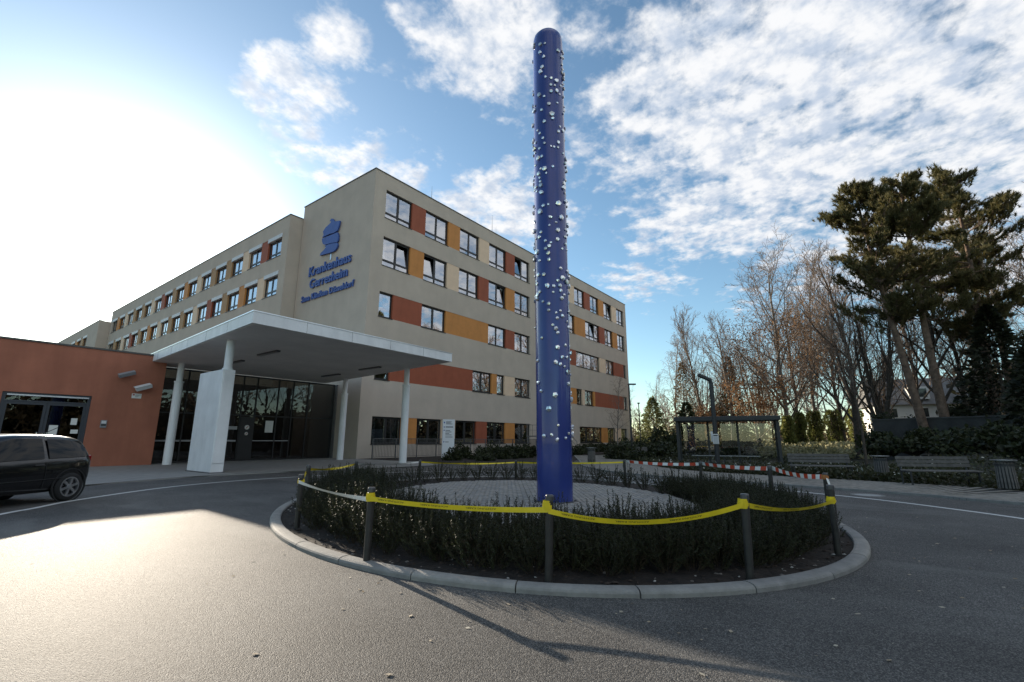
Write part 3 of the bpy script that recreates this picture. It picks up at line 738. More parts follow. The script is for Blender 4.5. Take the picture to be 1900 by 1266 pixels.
# ------------------------------------------------------------------ glazed entrance front
g = thing('glass_entrance', 'dark glass front with doors beneath the white canopy', 'glass front', (8.5, 31.3, 0))
GW = 11.2; b = MB(); xs_ = [0, 1.7, 3.3, 4.75, 5.6, 7.0, 8.0, 9.1, 11.1]
for i, x in enumerate(xs_): b.box(x-.035, x+.035, 0, .12, .06, 5.28)
b.box(0, 11.1, .004, .116, .03, .1); b.box(0, 11.1, .004, .116, 2.75, 2.82); b.box(0, 11.1, .004, .116, 5.2, 5.285)
b.build('frame', FRAME, g)
for i in range(len(xs_)-1):
    for z0, z1 in ((.1, 2.75), (2.82, 5.2)):
        MB().box(xs_[i]+.035, xs_[i+1]-.035, .05, .062, z0, z1).build('pane', DARKGLASS, g)
MB().box(4.78, 5.57, -.03, .0, .1, 2.7).build('door_leaf', FRAME, g)
for z, r in ((2.05, .14), (1.66, .1)):
    s_ = MB().lathe([(0, 0), (r, 0), (r, -.006), (0, -.006)], 20, (5.2, -.034, z), 'y').build('round_sticker', mat('paper', (.75, .74, .7)), g)
    MB().box(-.02, .02, -.044, -.041, -r*.7, r*.7, Matrix.Translation((5.2, 0, z)) @ Matrix.Rotation(R(45), 4, 'Y')).build('sticker_bar', mat('mark_red', (.35, .03, .03)), s_)
MB().box(6.35, 6.85, .03, .04, 1.75, 2.5).build('paper_notice', mat('paper', (.75, .74, .7)), g)
for x0, x1, z, h in [(.0, 4.7, 1.18, .09), (3.35, 4.7, 1.9, .2), (5.6, 8, 1.2, .05)]:
    MB().box(x0+.04, x1-.04, .035, .045, z, z+h).build('safety_band', mat('band_white', (.42, .42, .42), .7), g)
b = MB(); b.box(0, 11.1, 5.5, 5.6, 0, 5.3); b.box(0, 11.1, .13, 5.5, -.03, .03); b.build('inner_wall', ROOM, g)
for x in (2.0, 6.0, 8.6): MB().box(x, x+1.2, 3.2, 3.7, .03, 1.2).build('counter', mat('counter_wood', (.16, .1, .06), .5), g)
MB().box(11.1, 11.2, -.25, 0, 0, 5.28).build('downpipe', GREYMETAL, g)

# ------------------------------------------------------------------ signs, railing and stairs before the block
tt = thing('totem_sign', 'tall white directory board standing among dark shrubs before the hospital', 'sign', (23.3, 23.1, 0), R(-30))
MB().box(-.42, .42, -.07, .07, .1, 2.68).build('board', mat('totem_white', (.74, .75, .77), .35, .03, 2), tt, bevel=.01)
MB().box(-.36, .36, -.05, .05, 0, .1).build('plinth', GREYMETAL, tt)
INK = mat('ink', (.06, .06, .07), .7); SBL = mat('sign_blue', (.05, .10, .34))
MB().box(-.35, -.27, -.074, -.071, 2.42, 2.52).build('emblem', SBL, tt)
for k, (z, s0, s1) in enumerate([(2.5, -.2, .2), (2.43, -.2, .12), (2.36, -.2, .25), (2.14, -.22, .3), (1.92, -.22, .1), (1.82, -.22, .2), (1.72, -.22, .05), (1.62, -.22, .22), (1.48, -.22, .28), (1.15, -.22, 0.02)]):
    MB().box(s0, s1, -.074, -.071, z, z+(.035 if k != 3 else .06)).build('print_line', INK, tt)
for z in (2.14, 1.92, 1.15): MB().box(-.35, -.28, -.074, -.071, z-.01, z+.06).build('pictogram', SBL, tt)

RAILM = mat('railing_grey', (.12, .12, .12), .5, .1, 6, metal=.3)
rl = thing('railing', 'grey metal railing of thin bars along the light well before the hospital', 'railing', (20.0, 26.9, 0))
RLN = 21.5
MB().box(0, RLN, -.025, .025, 1.36, 1.4).build('top_rail', RAILM, rl)
MB().box(0, RLN, -.02, .02, .14, .17).build('bottom_rail', RAILM, rl)
pm_ = MB().box(-.03, .03, -.03, .03, 0, 1.36).mesh('post', RAILM); bm_ = MB().box(-.009, .009, -.009, .009, .17, 1.36).mesh('bar', RAILM)
for i in range(12): link('post', pm_, rl, (i*RLN/11, 0, 0))
for i in range(int(RLN/.125)):
    if i % 16: link('bar', bm_, rl, (i*.125, 0, 0))

st = thing('metal_stairs', 'grey metal outside staircase with railings right of the blue pole', 'staircase', (38.4, 24.6, 0))
MB().box(-1.5, 2.6, 0, 1.6, 1.62, 1.72).build('landing', GREYMETAL, st)
trm = MB().box(0, .3, 0, 1.3, -.02, .02).mesh('tread', GREYMETAL)
for k in range(9): link('tread', trm, st, (2.65+.3*k, .15, 1.62-.17*k))
b = MB(); 
for y in (.1, 1.5): b.tube([(2.6, y, 1.6), (5.4, y, .02)], .05, 6)
b.build('stringer', GREYMETAL, st)
for y in (0, 1.6):
    b = MB(); b.tube([(-1.5, y, 2.75), (2.6, y, 2.75), (5.4, y, 1.1)], .025, 6); b.tube([(-1.5, y, 2.25), (2.6, y, 2.25), (5.4, y, .6)], .015, 6)
    b.build('handrail', RAILM, st)
    for x in (-1.5, -.5, .6, 1.6, 2.6, 4.0, 5.3):
        z = 1.7 if x <= 2.6 else 1.7-(x-2.6)*.6
        MB().tube([(x, y, z-.1), (x, y, z+1.05)], .02, 6).build('post', RAILM, st)
for x in (-1.4, .6, 2.5):
    for y in (.1, 1.5): MB().tube([(x, y, 0), (x, y, 1.62)], .05, 6).build('support', GREYMETAL, st)

# ------------------------------------------------------------------ blue pole with glass pieces
PX, PY, PZ, PH, PR = 8.38, 5.25, .09, 11.12, .365
pl = thing('blue_pole', 'tall round blue pole studded with clear glass pieces in the middle of the oval', 'pole', (PX, PY, PZ))
POLE = mat('pole_blue', (.030, .050, .225), .25, .1, 1.1, spec=.5, coat=.4)
MB().lathe([(PR, 0), (PR, PH-.3), (PR*.985, PH-.2), (PR*.93, PH-.1), (PR*.8, PH-.035), (PR*.5, PH), (0, PH+.01)], 64).build('shaft', POLE, pl, smooth=True)
MB().lathe([(PR+.012, 0), (PR+.012, .03), (PR+.001, .031)], 48).build('base_ring', mat('steel_ring', (.2, .2, .22), .4, metal=.8), pl)
CRY = mat('glass_piece', (.88, .89, .88), .06, .08, 9, spec=.8, metal=.7)
CRY2 = mat('glass_piece_smoky', (.62, .62, .60), .10, .2, 9, spec=.8, metal=.7)
def crystal(seed, m):
    r_ = random.Random(seed); import bmesh
    bm = bmesh.new(); bmesh.ops.create_icosphere(bm, subdivisions=1, radius=1)
    for v in bm.verts:
        v.co *= r_.uniform(.84, 1.08)
        if v.co.z > .55: v.co.z = .55+(v.co.z-.55)*.3
        v.co.z *= .75
    me = bpy.data.meshes.new('glass_piece'); bm.to_mesh(me); bm.free(); me.materials.append(m); return me
cry = [crystal(i, CRY if i % 4 else CRY2) for i in range(8)]
stones = []; cand = []
r_ = random.Random(21)
while len(stones) < 390:
    a = r_.uniform(0, 2*math.pi); z = 1.0+(PH-1.35)*r_.random()**.80
    # the pieces gather in loose clusters
    if r_.random() < .6 and stones:
        a0, z0, _ = r_.choice(stones[-60:]); a = a0+r_.gauss(0, .3); z = z0+r_.gauss(0, .28)
    if not 1.0 < z < PH-.28 or (z < 4.2 and r_.random() < .2): continue
    s = r_.choice([.032, .036, .041, .046, .051, .057, .068])
    if any(abs(z-z1) < (s+s1)*.8 and abs((a-a1+math.pi) % (2*math.pi)-math.pi)*PR < (s+s1)*.8 for a1, z1, s1 in stones): continue
    stones.append((a, z, s))
ca_ = math.atan2(-PY, -PX)
stones.sort(key=lambda q: abs((q[0]-ca_+math.pi) % (2*math.pi)-math.pi))
rest = MB()
for i, (a, z, s) in enumerate(stones):
    m = Matrix.Translation(((PR+s*.3)*math.cos(a), (PR+s*.3)*math.sin(a), z)) @ Matrix.Rotation(a, 4, 'Z') @ Matrix.Rotation(R(90), 4, 'Y') @ Matrix.Rotation(r_.uniform(0, 6), 4, 'Z') @ Matrix.Diagonal((s, s*r_.uniform(.8, 1.1), s, 1))
    me = r_.choice(cry)
    if i < 300:
        q = link('glass_piece', me, pl); q.matrix_local = m
    else: rest.add([m @ v.co for v in me.vertices], [tuple(p.vertices) for p in me.polygons])
rest.build('glass_pieces', CRY, pl, kind='stuff')

# ------------------------------------------------------------------ bollards and barrier tape
def bollard_parts(par, h):
    MB().lathe([(.0, -.1), (.037, -.1), (.037, h-.06), (.033, h-.055)], 18).build('post', mat('bollard_paint', (.034, .031, .028), .45, .2, 10), par, smooth=False)
    MB().lathe([(.035, h-.054), (.040, h-.05), (.040, h-.012), (.035, h), (0, h+.002)], 18).build('cap', mat('bollard_cap', (.10, .10, .105), .35, metal=.5), par)
BOL = [((3.82, 6.78), .80, 'black bollard at the left front of the oval, white backed tape leaving it'),
       ((3.27, 4.38), .80, 'black bollard casting a long shadow, left of the pole in the front hedge'),
       ((3.86, 2.50), .80, 'black bollard right in front of the blue pole'),
       ((5.1, 1.07), .80, 'black bollard in the front hedge where yellow tape is knotted highest'),
       ((6.75, .47), .80, 'black bollard at the right end with yellow tape wound round its middle'),
       ((9.19, .68), .80, 'black bollard at the right end where the red and white tape is knotted'),
       ((10.17, 1.61), .84, 'black bollard under the red and white tape, one left of its right end'),
       ((12.18, 3.44), .79, 'black bollard in the middle of the red and white tape'),
       ((13.3, 5.9), .74, 'black bollard at the left start of the red and white tape'),
       ((4.64, 8.01), .86, 'black bollard at the left back of the oval, half hidden by yews'),
       ((7.67, 10.96), .74, 'black bollard behind the left yews under the back yellow tape'),
       ((10.48, 11.61), .68, 'black bollard behind the back yews left of the white board'),
       ((12.9, 9.6), .64, 'black bollard behind the back yews just left of the pole')]
for (x, y), top, lab in BOL:
    bo = thing('bollard', lab, 'bollard', (x, y, .035), 0, 'bollards round the oval')
    bo.rotation_euler = (R(rnd.uniform(-1.5, 1.5)), R(rnd.uniform(-1.5, 1.5)), 0)
    bollard_parts(bo, top-.035)
TY = mat('tape_yellow', (.80, .60, .02), .4, .06, 9); TW = mat('tape_backing', (.8, .79, .74), .45, .05, 9); TR = mat('tape_red', (.55, .06, .02), .45, .06, 9)
def tape_path(p, q, sag, n=26, wob=0.0, seed=0):
    p, q = Vector(p), Vector(q); out = []
    for i in range(n+1):
        t = i/n; v = p.lerp(q, t); v.z -= sag*4*t*(1-t); out.append(v)
    return out
def tape_ribbon(path, w, twist, lean=0.0):
    """vertical band with some twist; returns verts of both edges"""
    E = []
    for i, p in enumerate(path):
        d = (path[min(i+1, len(path)-1)]-path[max(i-1, 0)]); d.z = 0; d.normalize(); nrm = Vector((d.y, -d.x, 0)); t = i/(len(path)-1)
        a = twist(t); u = Vector((0, 0, 1))*math.cos(a)+nrm*math.sin(a); E.append((p+u*w/2, p-u*w/2, nrm*math.cos(a)-Vector((0, 0, 1))*math.sin(a)))
    return E
def ribbon_mesh(b, E, i0=0, i1=None):
    i1 = len(E)-1 if i1 is None else i1
    v = [q for i in range(i0, i1+1) for q in E[i][:2]]; n = i1-i0
    b.add(v, [(2*i, 2*i+1, 2*i+3, 2*i+2) for i in range(n)])
def bp(i, dz=-.07): 
    (x, y), top, _ = BOL[i]; q = Vector((x, y, top+dz)); r = (q-EC); r.z = 0; return q+r.normalized()*.043
ytape = thing('yellow_tape', 'yellow warning tape with black lettering strung between the front bollards and round the back left', 'barrier tape', (4, 4, 0))
YT = Matrix.Translation((-4, -4, 0))
def ysec(i, j, sag, twist, text=True, m=TY, dz0=-.07, dz1=-.07, par=ytape):
    path = tape_path(bp(i, dz0), bp(j, dz1), sag); E = tape_ribbon(path, .048, twist)
    b = MB(); ribbon_mesh(b, E); b.v = [YT @ Vector(q) for q in b.v]
    s = b.build('tape_length', m, par)
    if text:
        cl = [0]
        for k in range(len(path)-1): cl.append(cl[-1]+(path[k+1]-path[k]).length)
        total = cl[-1]; me0 = text_mesh('ACHTUNG KABEL', .040, 0, 'LEFT', 2); L0 = max(v.co.x for v in me0.vertices)
        b = MB(); pos = .12
        while pos+L0 < total-.1:
            vs = []
            for v in me0.vertices:
                sx = pos+L0-v.co.x; k = max(q for q in range(len(cl)-1) if cl[q] <= sx); f = (sx-cl[k])/(cl[k+1]-cl[k])
                up_, lo_, nn = (E[k][c].lerp(E[k+1][c], f) for c in range(3))
                h = .27+(v.co.y*.83/.048)*.95*.72                      # printed upside down
                vs.append(YT @ (up_.lerp(lo_, h)+nn.normalized()*.0025))
            b.add(vs, [tuple(p.vertices) for p in me0.polygons]); pos += L0+.19
        bpy.data.meshes.remove(me0)
        b.build('print', mat('tape_ink', (.02, .02, .02), .6), s)
    return s
ysec(0, 1, .03, lambda t: .55*math.sin(t*3.1)+.9*t*(1-t), False, TW, -.1, -.12)
ysec(1, 2, .035, lambda t: .12*math.sin(t*4), True, TY, -.11, -.13)
ysec(2, 3, .13, lambda t: .35*math.sin(t*3.2), True, TY, -.14, -.09)
ysec(3, 4, .07, lambda t: .2+1.2*t*(1-t)*2, True, TY, -.1, -.17)
ysec(0, 9, .05, lambda t: .3*math.sin(t*5), False, TY, -.1, -.12)
ysec(9, 10, .05, lambda t: .9*math.sin(t*7), False, TY); ysec(10, 11, .04, lambda t: .4+1.1*math.sin(t*4), False, TW); ysec(11, 12, .05, lambda t: .8*math.sin(t*6), False, TY); ysec(12, 8, .03, lambda t: .4*math.sin(t*5), False, TY)
for i, z, hh in [(0, -.1, .07), (1, -.1, .09), (2, -.1, .10), (3, -.09, .09), (4, -.17, .08)]:
    (x, y), top, _ = BOL[i]; b = MB()
    for k in range(3):
        b.lathe([(.042+.004*k, top+z-hh/2+.012*k), (.044+.004*k, top+z+hh/2-.02*k)], 14, (x-4, y-4, 0))
    b.build('tape_wrap', TY, ytape)
rt_ = thing('red_white_tape', 'red and white striped barrier tape along the right back of the oval', 'barrier tape', (10, 2, 0))
RT = Matrix.Translation((-10, -2, 0))
for i, j, sag in [(8, 7, .04), (7, 6, .03), (6, 5, .06)]:
    path = tape_path(bp(i, -.04), bp(j, -.05), sag, 30); E = tape_ribbon(path, .075, lambda t: .25*math.sin(t*5+i))
    for k in range(0, 30, 2):
        b = MB(); ribbon_mesh(b, E, k, k+2); b.v = [RT @ Vector(q) for q in b.v]
        b.build('red_stripe' if (k//2) % 2 else 'white_stripe', TR if (k//2) % 2 else TW, rt_)
(x, y), top, _ = BOL[5]; b = MB()
for k in range(3): b.lathe([(.044+.004*k, top-.1+.01*k), (.046+.004*k, top-.03-.01*k)], 14, (x-10, y-2, 0))
b.build('tape_knot', mat('tape_orange', (.45, .17, .05), .6, .3, 30), rt_)
b = MB(); p0 = Vector((x-10-.06, y-2-.03, top-.08)); E = tape_ribbon([p0+Vector((-.01*k, -.008*k, -.025*k-.003*k*k)) for k in range(7)], .035, lambda t: 1.2+t*2); ribbon_mesh(b, E); b.build('loose_end', TW, rt_)
(x, y), top, _ = BOL[4]; b = MB(); E = tape_ribbon([Vector((x-4.05, y-4.02-.005*k, top-.2-.06*k)) for k in range(6)], .022, lambda t: .4+t); ribbon_mesh(b, E); b.build('loose_end', TW, ytape)

# ------------------------------------------------------------------ yews on the oval
npr = np.random.default_rng(5)
YEW = leafmat('yew_needles', (.012, .015, .006), (.052, .058, .021), 3.0, .22)
YEWB = mat('yew_stem', (.05, .035, .02), .9, .3, 20)
def yew_meshes(seed, h, spread, shoots, lean, nl=.026):
    rg = np.random.default_rng(seed); P = []; D = []; Ln = []; segs = []
    for s in range(shoots):
        a = rg.uniform(0, 2*np.pi); r = spread*np.sqrt(rg.random()); base = np.array([r*.25*np.cos(a), r*.25*np.sin(a), 0])
        z0 = h*rg.uniform(0, .55) if rg.random() < .6 else 0
        tip = np.array([r*np.cos(a), r*np.sin(a), h*(1-.5*(r/spread)**2)*rg.uniform(.62, 1.12)])
        base = base+np.array([0, 0, min(z0, tip[2]*.6)]); mid = (base+tip)/2+np.array([np.cos(a), np.sin(a), 0])*r*.25*(1-lean)
        pts = [base*(1-t)**2+mid*2*t*(1-t)+tip*t*t for t in np.linspace(0, 1, 7)]
        for k in range(6):
            segs.append((*pts[k], *pts[k+1], .004*(1-k/7), .004*(1-(k+1)/7)))
        n = int(70*np.linalg.norm(tip-base)/.5)+14
        for q in range(n):
            t = .12+.88*(q/n); f = t*6; k = min(5, int(f)); p = pts[k]+(pts[k+1]-pts[k])*(f-k); d = pts[k+1]-pts[k]; d = d/np.linalg.norm(d)
            b = rg.normal(size=3); b -= b.dot(d)*d; b /= np.linalg.norm(b); P.append(p); D.append(b+d*.55); Ln.append(nl*rg.uniform(.7, 1.3)*(1.1-.4*t))
    return blademesh('foliage', P, D, Ln, .0095, YEW, rg), segmesh('stems', segs, YEWB, 3)
yv = {'low': [yew_meshes(i, .56, .36, 64, 0) for i in range(5)], 'tall': [yew_meshes(20+i, .66, .30, 46, .6, .03) for i in range(4)], 'back': [yew_meshes(40+i, .52, .27, 30, .3, .03) for i in range(5)]}
def yew(kind, p, s, lab, group, nm='yew_shrub'):
    o = thing(nm, lab, 'shrub', (p.x, p.y, .035), rnd.uniform(0, 6.28), group); o.scale = (s, s, s*rnd.uniform(.92, 1.08))
    f, g_ = rnd.choice(yv[kind]); link('foliage', f, o); link('stems', g_, o); return o
tcam = ell_t((0, 0, 0))
def around(inset, gap, lo, hi):
    s0 = None; out = []
    n = int(27/gap)
    for i in range(n):
        t = 2*math.pi*i/n; d = (t-tcam+math.pi) % (2*math.pi)-math.pi
        if lo <= d <= hi: out.append((d, ell(t, inset)))
    return sorted(out, key=lambda q: q[0])
for row, (ins, gap) in enumerate([(.60, .31), (.93, .31), (1.26, .33), (1.58, .35)]):
    for d, p in around(ins, gap, -1.95, 1.75):
        p = p+Vector((rnd.gauss(0, .04), rnd.gauss(0, .04), 0)); left = (p-Vector((5.0, 4.3, 0))).dot(Vector((-.604, .797, 0))) > .9
        if left: yew('tall', p, rnd.uniform(.85, 1.12), 'dark yew with upright shoots in the dense left front stretch of the hedge', 'upright yews in the left front hedge')
        else: yew('low', p, rnd.uniform(.88, 1.12), 'dark bushy yew grown together with its neighbours in the front and right hedge', 'yews of the front hedge')
brow = [p for d, p in around(1.30, .52, -9, -1.9)]+[p for d, p in around(1.30, .52, 1.72, 9)]
brow.sort(key=lambda p: p.dot(Vector((.604, -.797, 0)))/p.dot(FWD))
pol = Vector((PX, PY, 0)); pk = pol.dot(Vector((.604, -.797, 0)))/pol.dot(FWD)
ORD = ['first', 'second', 'third', 'fourth', 'fifth', 'sixth', 'seventh', 'eighth', 'ninth', 'tenth', 'eleventh', 'twelfth', 'thirteenth', 'fourteenth', 'fifteenth', 'sixteenth', 'seventeenth', 'eighteenth', 'nineteenth', 'twentieth']
key = lambda p: p.dot(Vector((.604, -.797, 0)))/p.dot(FWD)
rightp = [p for p in brow if key(p) > pk]; leftp = [p for p in brow if key(p) <= pk][::-1]
for side, lst in (('right', rightp), ('left', leftp)):
    for i, p in enumerate(lst):
        yew('back', p, rnd.uniform(.95, 1.3), '%s small upright yew %s of the blue pole in the back row' % (ORD[min(i, 19)], side), 'yews of the back row')
# ------------------------------------------------------------------ shrubs and ground cover round the square
def cloud(n, fn, rg):
    return np.array([fn(rg) for _ in range(n)])
def blob_pts(rg, n, rx, ry, rz, shell=.45, lumps=9):
    """points through a lumpy crown: several overlapping lobes, denser near their skins"""
    c = rg.normal(size=(lumps, 3)); c /= np.linalg.norm(c, axis=1)[:, None]; c *= rg.uniform(.25, .62, (lumps, 1)); c[:, 2] = np.abs(c[:, 2])*1.1
    k = rg.integers(0, lumps, n); d = rg.normal(size=(n, 3)); d /= np.linalg.norm(d, axis=1)[:, None]
    r = rg.uniform(.25, .5, lumps)[k]*(shell+(1-shell)*rg.random(n)**.5)
    p = c[k]+d*r[:, None]; p = p*np.array([rx, ry, rz]); p[:, 2] = np.abs(p[:, 2])+.02; return p
DARKLEAF = leafmat('leaf_dark', (.014, .020, .008), (.055, .062, .022), 1.5, .25)
IVY = leafmat('leaf_ivy', (.10, .115, .03), (.36, .36, .12), 1.4, .45, .4)
COVER = leafmat('leaf_cover', (.026, .030, .012), (.085, .082, .035), .8, .25)
BROWN = leafmat('leaf_brown', (.13, .072, .038), (.34, .20, .10), .8, .5)
GREENC = leafmat('leaf_conifer', (.020, .032, .014), (.075, .085, .03), 1.0, .2)
SHR = []
for i in range(4):
    rg = np.random.default_rng(60+i); P = blob_pts(rg, 1500, 1, 1, 1); SHR.append((leafmesh('foliage', P, .13, DARKLEAF, rg), segmesh('stems', [(0, 0, 0, *(P[k]*.8), .012, .003) for k in range(26)], YEWB, 3)))
def shrub(x, y, z, rx, ry, rz, lab, group=None, m=None):
    o = thing('evergreen_shrub', lab, 'shrub', (x, y, z), rnd.uniform(0, 6), group); f, s = rnd.choice(SHR)
    o.scale = (rx, ry, rz); link('foliage', f, o); link('stems', s, o); return o
MB().prism([(19.75, 20.6), (22, 17.2), (26, 14.9), (30, 16.8), (36, 20.8), (62, 24), (66, 28.2), (19.75, 28.2)], -.03, .025).build('facade_planting_bed', SOIL, kind='structure')
names = ['wide', 'low', 'rounded', 'ragged']
k = 0
for i, (px, d, r, h) in enumerate(sorted([(22.3, 21.7, .9, .9), (24.6, 21.4, 1.0, 1.0), (25.0, 23.6, 1.1, 1.2), (26.4, 20.4, 1.1, 1.05), (27.4, 22.6, 1.1, 1.25), (28.8, 20.6, 1.1, 1.1), (30.0, 22.6, 1.2, 1.3), (31.2, 20.2, 1.1, 1.1), (32.6, 22.4, 1.3, 1.3),
                                  (33.8, 20.4, 1.1, 1.1), (35.4, 22.6, 1.2, 1.2), (36.6, 20.8, 1.0, .9), (43.5, 23.6, 1.4, 1.3), (46.5, 24.6, 1.5, 1.4), (50, 25, 1.6, 1.4), (54, 25.2, 1.8, 1.5), (58, 25.4, 1.8, 1.6), (62, 25.5, 1.9, 1.7), (40.8, 22.2, 1.2, 1.1), (23.0, 19.6, .8, .65)], key=lambda q: (q[0]*.604-q[1]*.797)/(q[0]*.797+q[1]*.604))):
    shrub(px, d, .0, r, r, h, 'dark shrub in the hospital front border, %s from the left' % ORD[i], 'shrubs along the hospital front')
for (x, y, r, h, lab) in [(31.2, 14.2, 1.5, 1.5, 'brownish green bush left of the bus shelter behind the far bench'), (33.6, 12.6, 1.8, 1.7, 'wide dark bush touching the left end of the bus shelter'), (30.2, 12.2, 1.2, 1.0, 'low bush before the left end of the bus shelter'),
                          (36.5, 15.6, 2.0, 1.9, 'large dark bush behind the far bench near the street lamp'), (41, 14.8, 2.4, 2.6, 'tall dark bush behind the bus shelter at its left'), (45, 9.5, 2.2, 2.1, 'dark bush seen through the left glass of the shelter')]:
    shrub(x, y, 0, r, r, h, lab, 'bushes round the bus shelter')
# bank behind the benches: leafy ground cover with pale fallen leaves in it
def cover_pts(rg, n, fn, zlo, zhi):
    out = []
    while len(out) < n:
        p = fn(rg)
        if p is None: continue
        x, y = p; out.append((x, y, zterr(x, y)+rg.uniform(zlo, zhi)))
    return np.array(out)
farp = [(p.x, p.y) for p in far_]
def bed(rg):
    i = rg.integers(0, n-1); a = far_[i]
    if a.x < 14: return None
    d = (near[min(i+1, len(near)-1)]-near[i]).normalized(); w = .1+9*rg.random()**1.7; q = a+Vector((d.y, -d.x, 0))*w+d*rg.uniform(-.5, .5)
    if 25.6 < q.x < 31 and 3.2 < q.y < 9.6: return None
    return q.x, q.y
rg = np.random.default_rng(9)
P = cover_pts(rg, 26000, bed, .0, .32); o = link('ground_cover', leafmesh('ground_cover', P, .11, COVER, rg, .4)); o['kind'] = 'stuff'
P = cover_pts(rg, 420, bed, .28, .36); o = link('fallen_leaves', leafmesh('fallen_leaves', P, .1, mat('leaf_pale', (.42, .40, .33), .7, .2, 3), rg, .2)); o['kind'] = 'stuff'
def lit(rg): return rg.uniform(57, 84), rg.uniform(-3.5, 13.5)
P = cover_pts(rg, 15000, lit, 0, .6); o = link('sunlit_ground_cover', leafmesh('sunlit_ground_cover', P, .32, leafmat('leaf_sun_tint', (.16, .16, .07), (.50, .46, .27), .5, .4), rg, .6)); o['kind'] = 'stuff'  # pale leaves, made paler still so their colour carries the sunlight
# leaves and bits lying on the asphalt
def onroad(rg):
    if rg.random() < .72:
        t = rg.uniform(-2.6, .6)+tcam; q = ell(t, -abs(rg.normal(0, 1.0))-.1)
        return (q.x, q.y)
    return rg.uniform(-2, 12), rg.uniform(-4, 12)
P = []
while len(P) < 190:
    x, y = onroad(rg)
    if ((Vector((x, y, 0))-EC).dot(EA)/6.5)**2+((Vector((x, y, 0))-EC).dot(EB)/4.96)**2 > 1.02 and math.hypot(x, y) > 1.7 and not (y > 13): P.append((x, y, .006))
Dv = rg.normal(size=(len(P), 3)); Dv[:, 2] = 0.05
P = np.array(P); A = Dv/np.linalg.norm(Dv, axis=1)[:, None]; Bv = np.stack([-A[:, 1], A[:, 0], .2*np.ones(len(P))], 1); sz = (rg.uniform(.014, .055, len(P)))[:, None]
V = np.stack([P, P+A*sz*.5+Bv*sz*.3, P+A*sz, P+A*sz*.5-Bv*sz*.3], 1); V[:, :, 2] = np.clip(V[:, :, 2], .004, .02)
o = link('fallen_leaves', npmesh('fallen_leaves', V.reshape(-1, 3), np.arange(4*len(P)).reshape(-1, 4), mat('leaf_litter', (.50, .46, .37), .8, col2=(.20, .13, .06), scale=1.5))); o['kind'] = 'stuff'

# ------------------------------------------------------------------ benches, bins, lamps, shelter
WOOD = mat('weathered_wood', (.13, .12, .11), .8, .25, 8, .4, 40)
def bench(x, y, ang, lab, w=1.9):
    b_ = thing('park_bench', lab, 'bench', (x, y, .03), ang, 'benches at the square')
    for k, (yy, z) in enumerate([(-.42, .40), (-.29, .405), (-.16, .41)]):
        MB().box(-w/2, w/2, yy-.055, yy+.055, z, z+.035).build('seat_slat', WOOD, b_, bevel=.006)
    for k in range(3):
        yy, z = .0+.025*k, .52+.105*k
        MB().box(-w/2, w/2, yy-.018, yy+.018, z, z+.09).build('back_slat', WOOD, b_, bevel=.006)
    for sx in (-1, 1):
        X = sx*(w/2-.09); b = MB()
        b.tube([(X, -.42, 0), (X, -.42, .4)], .025, 8); b.tube([(X, .0, 0), (X, .02, .42), (X, .10, .82)], .025, 8); b.tube([(X, -.45, .385), (X, .02, .385)], .022, 8)
        b.build('leg_frame', DARKMETAL, b_)
    return b_
def face(x, y): return math.atan2(-y, -x)+math.pi/2
bench(20.15, 1.62, R(-72), 'dark wooden bench nearest the bus shelter, left of the first slatted bin')
bench(19.05, -1.35, R(-63), 'dark wooden bench between the two slatted bins at the right')
bench(31.8, 13.4, R(-55), 'far wooden bench beside bushes between the pole and the bus shelter')
bm2 = MB().box(-.02, .02, -.008, .008, .06, .72).mesh('slat', WOOD)
for x, y, lab, sc in [(20.35, -.12, 'slatted litter bin standing between the two benches', 1.0), (18.2, -2.72, 'slatted litter bin at the right edge, past the second bench', 1.0), (24.0, 12.6, 'dark litter bin seen just right of the blue pole behind the back yews', 1.1)]:
    l = thing('litter_bin', lab, 'bin', (x, y, .03), 0, 'litter bins at the square'); l.scale = (sc, sc, sc)
    MB().lathe([(0, .05), (.17, .05), (.19, .68), (.17, .68), (.15, .1)], 18).build('liner', DARKMETAL, l)
    for k in range(18):
        a = 2*math.pi*k/18; s = link('slat', bm2, l, (.20*math.cos(a), .20*math.sin(a), 0), (R(0), R(0), a+math.pi/2)); s.rotation_euler.x = R(-2)
    MB().lathe([(0, .8), (.27, .79), (.27, .765), (0, .765)], 22).build('lid', GREYMETAL, l)
    b = MB()
    for a in (0, 2.1, 4.2): b.tube([(.16*math.cos(a), .16*math.sin(a), .66), (.2*math.cos(a), .2*math.sin(a), .77)], .012, 5)
    b.tube([(0, 0, 0), (0, 0, .08)], .12, 10); b.build('stand', DARKMETAL, l)

lp = thing('street_lamp', 'thick dark lamp post with slanting head and notice board before the bus shelter', 'street lamp', (23.2, 5.76, 0))
MB().tube([(0, 0, 0), (0, 0, 3.95), (-.03, .04, 4.15)], [.105, .10, .09], 12).build('pole', DARKMETAL, lp)
MB().box(-.1, .1, -.12, .50, -.07, .07, Matrix.Translation((-.08, .1, 4.15)) @ Matrix.Rotation(R(38), 4, 'Z') @ Matrix.Rotation(R(24), 4, 'X')).build('lamp_head', DARKMETAL, lp, bevel=.02)
MB().lathe([(.11, 0), (.11, .5), (.088, .52)], 12).build('base_sleeve', DARKMETAL, lp)
nb = thing('notice_board', 'small white framed notice board hung on the thick dark lamp post', 'notice', (23.2, 5.76, 0), R(-76))
MB().box(-.125, .125, -.16, -.115, 1.15, 1.60).build('board', CAMW, nb, bevel=.006)
MB().box(-.09, .09, -.164, -.161, 1.21, 1.47).build('timetable', mat('paper_grey', (.5, .5, .5), .6), nb)
MB().box(-.09, .09, -.164, -.161, 1.50, 1.55).build('header', FRAME, nb); MB().box(-.10, .10, -.164, -.161, 1.18, 1.19).build('print_line', INK, nb)
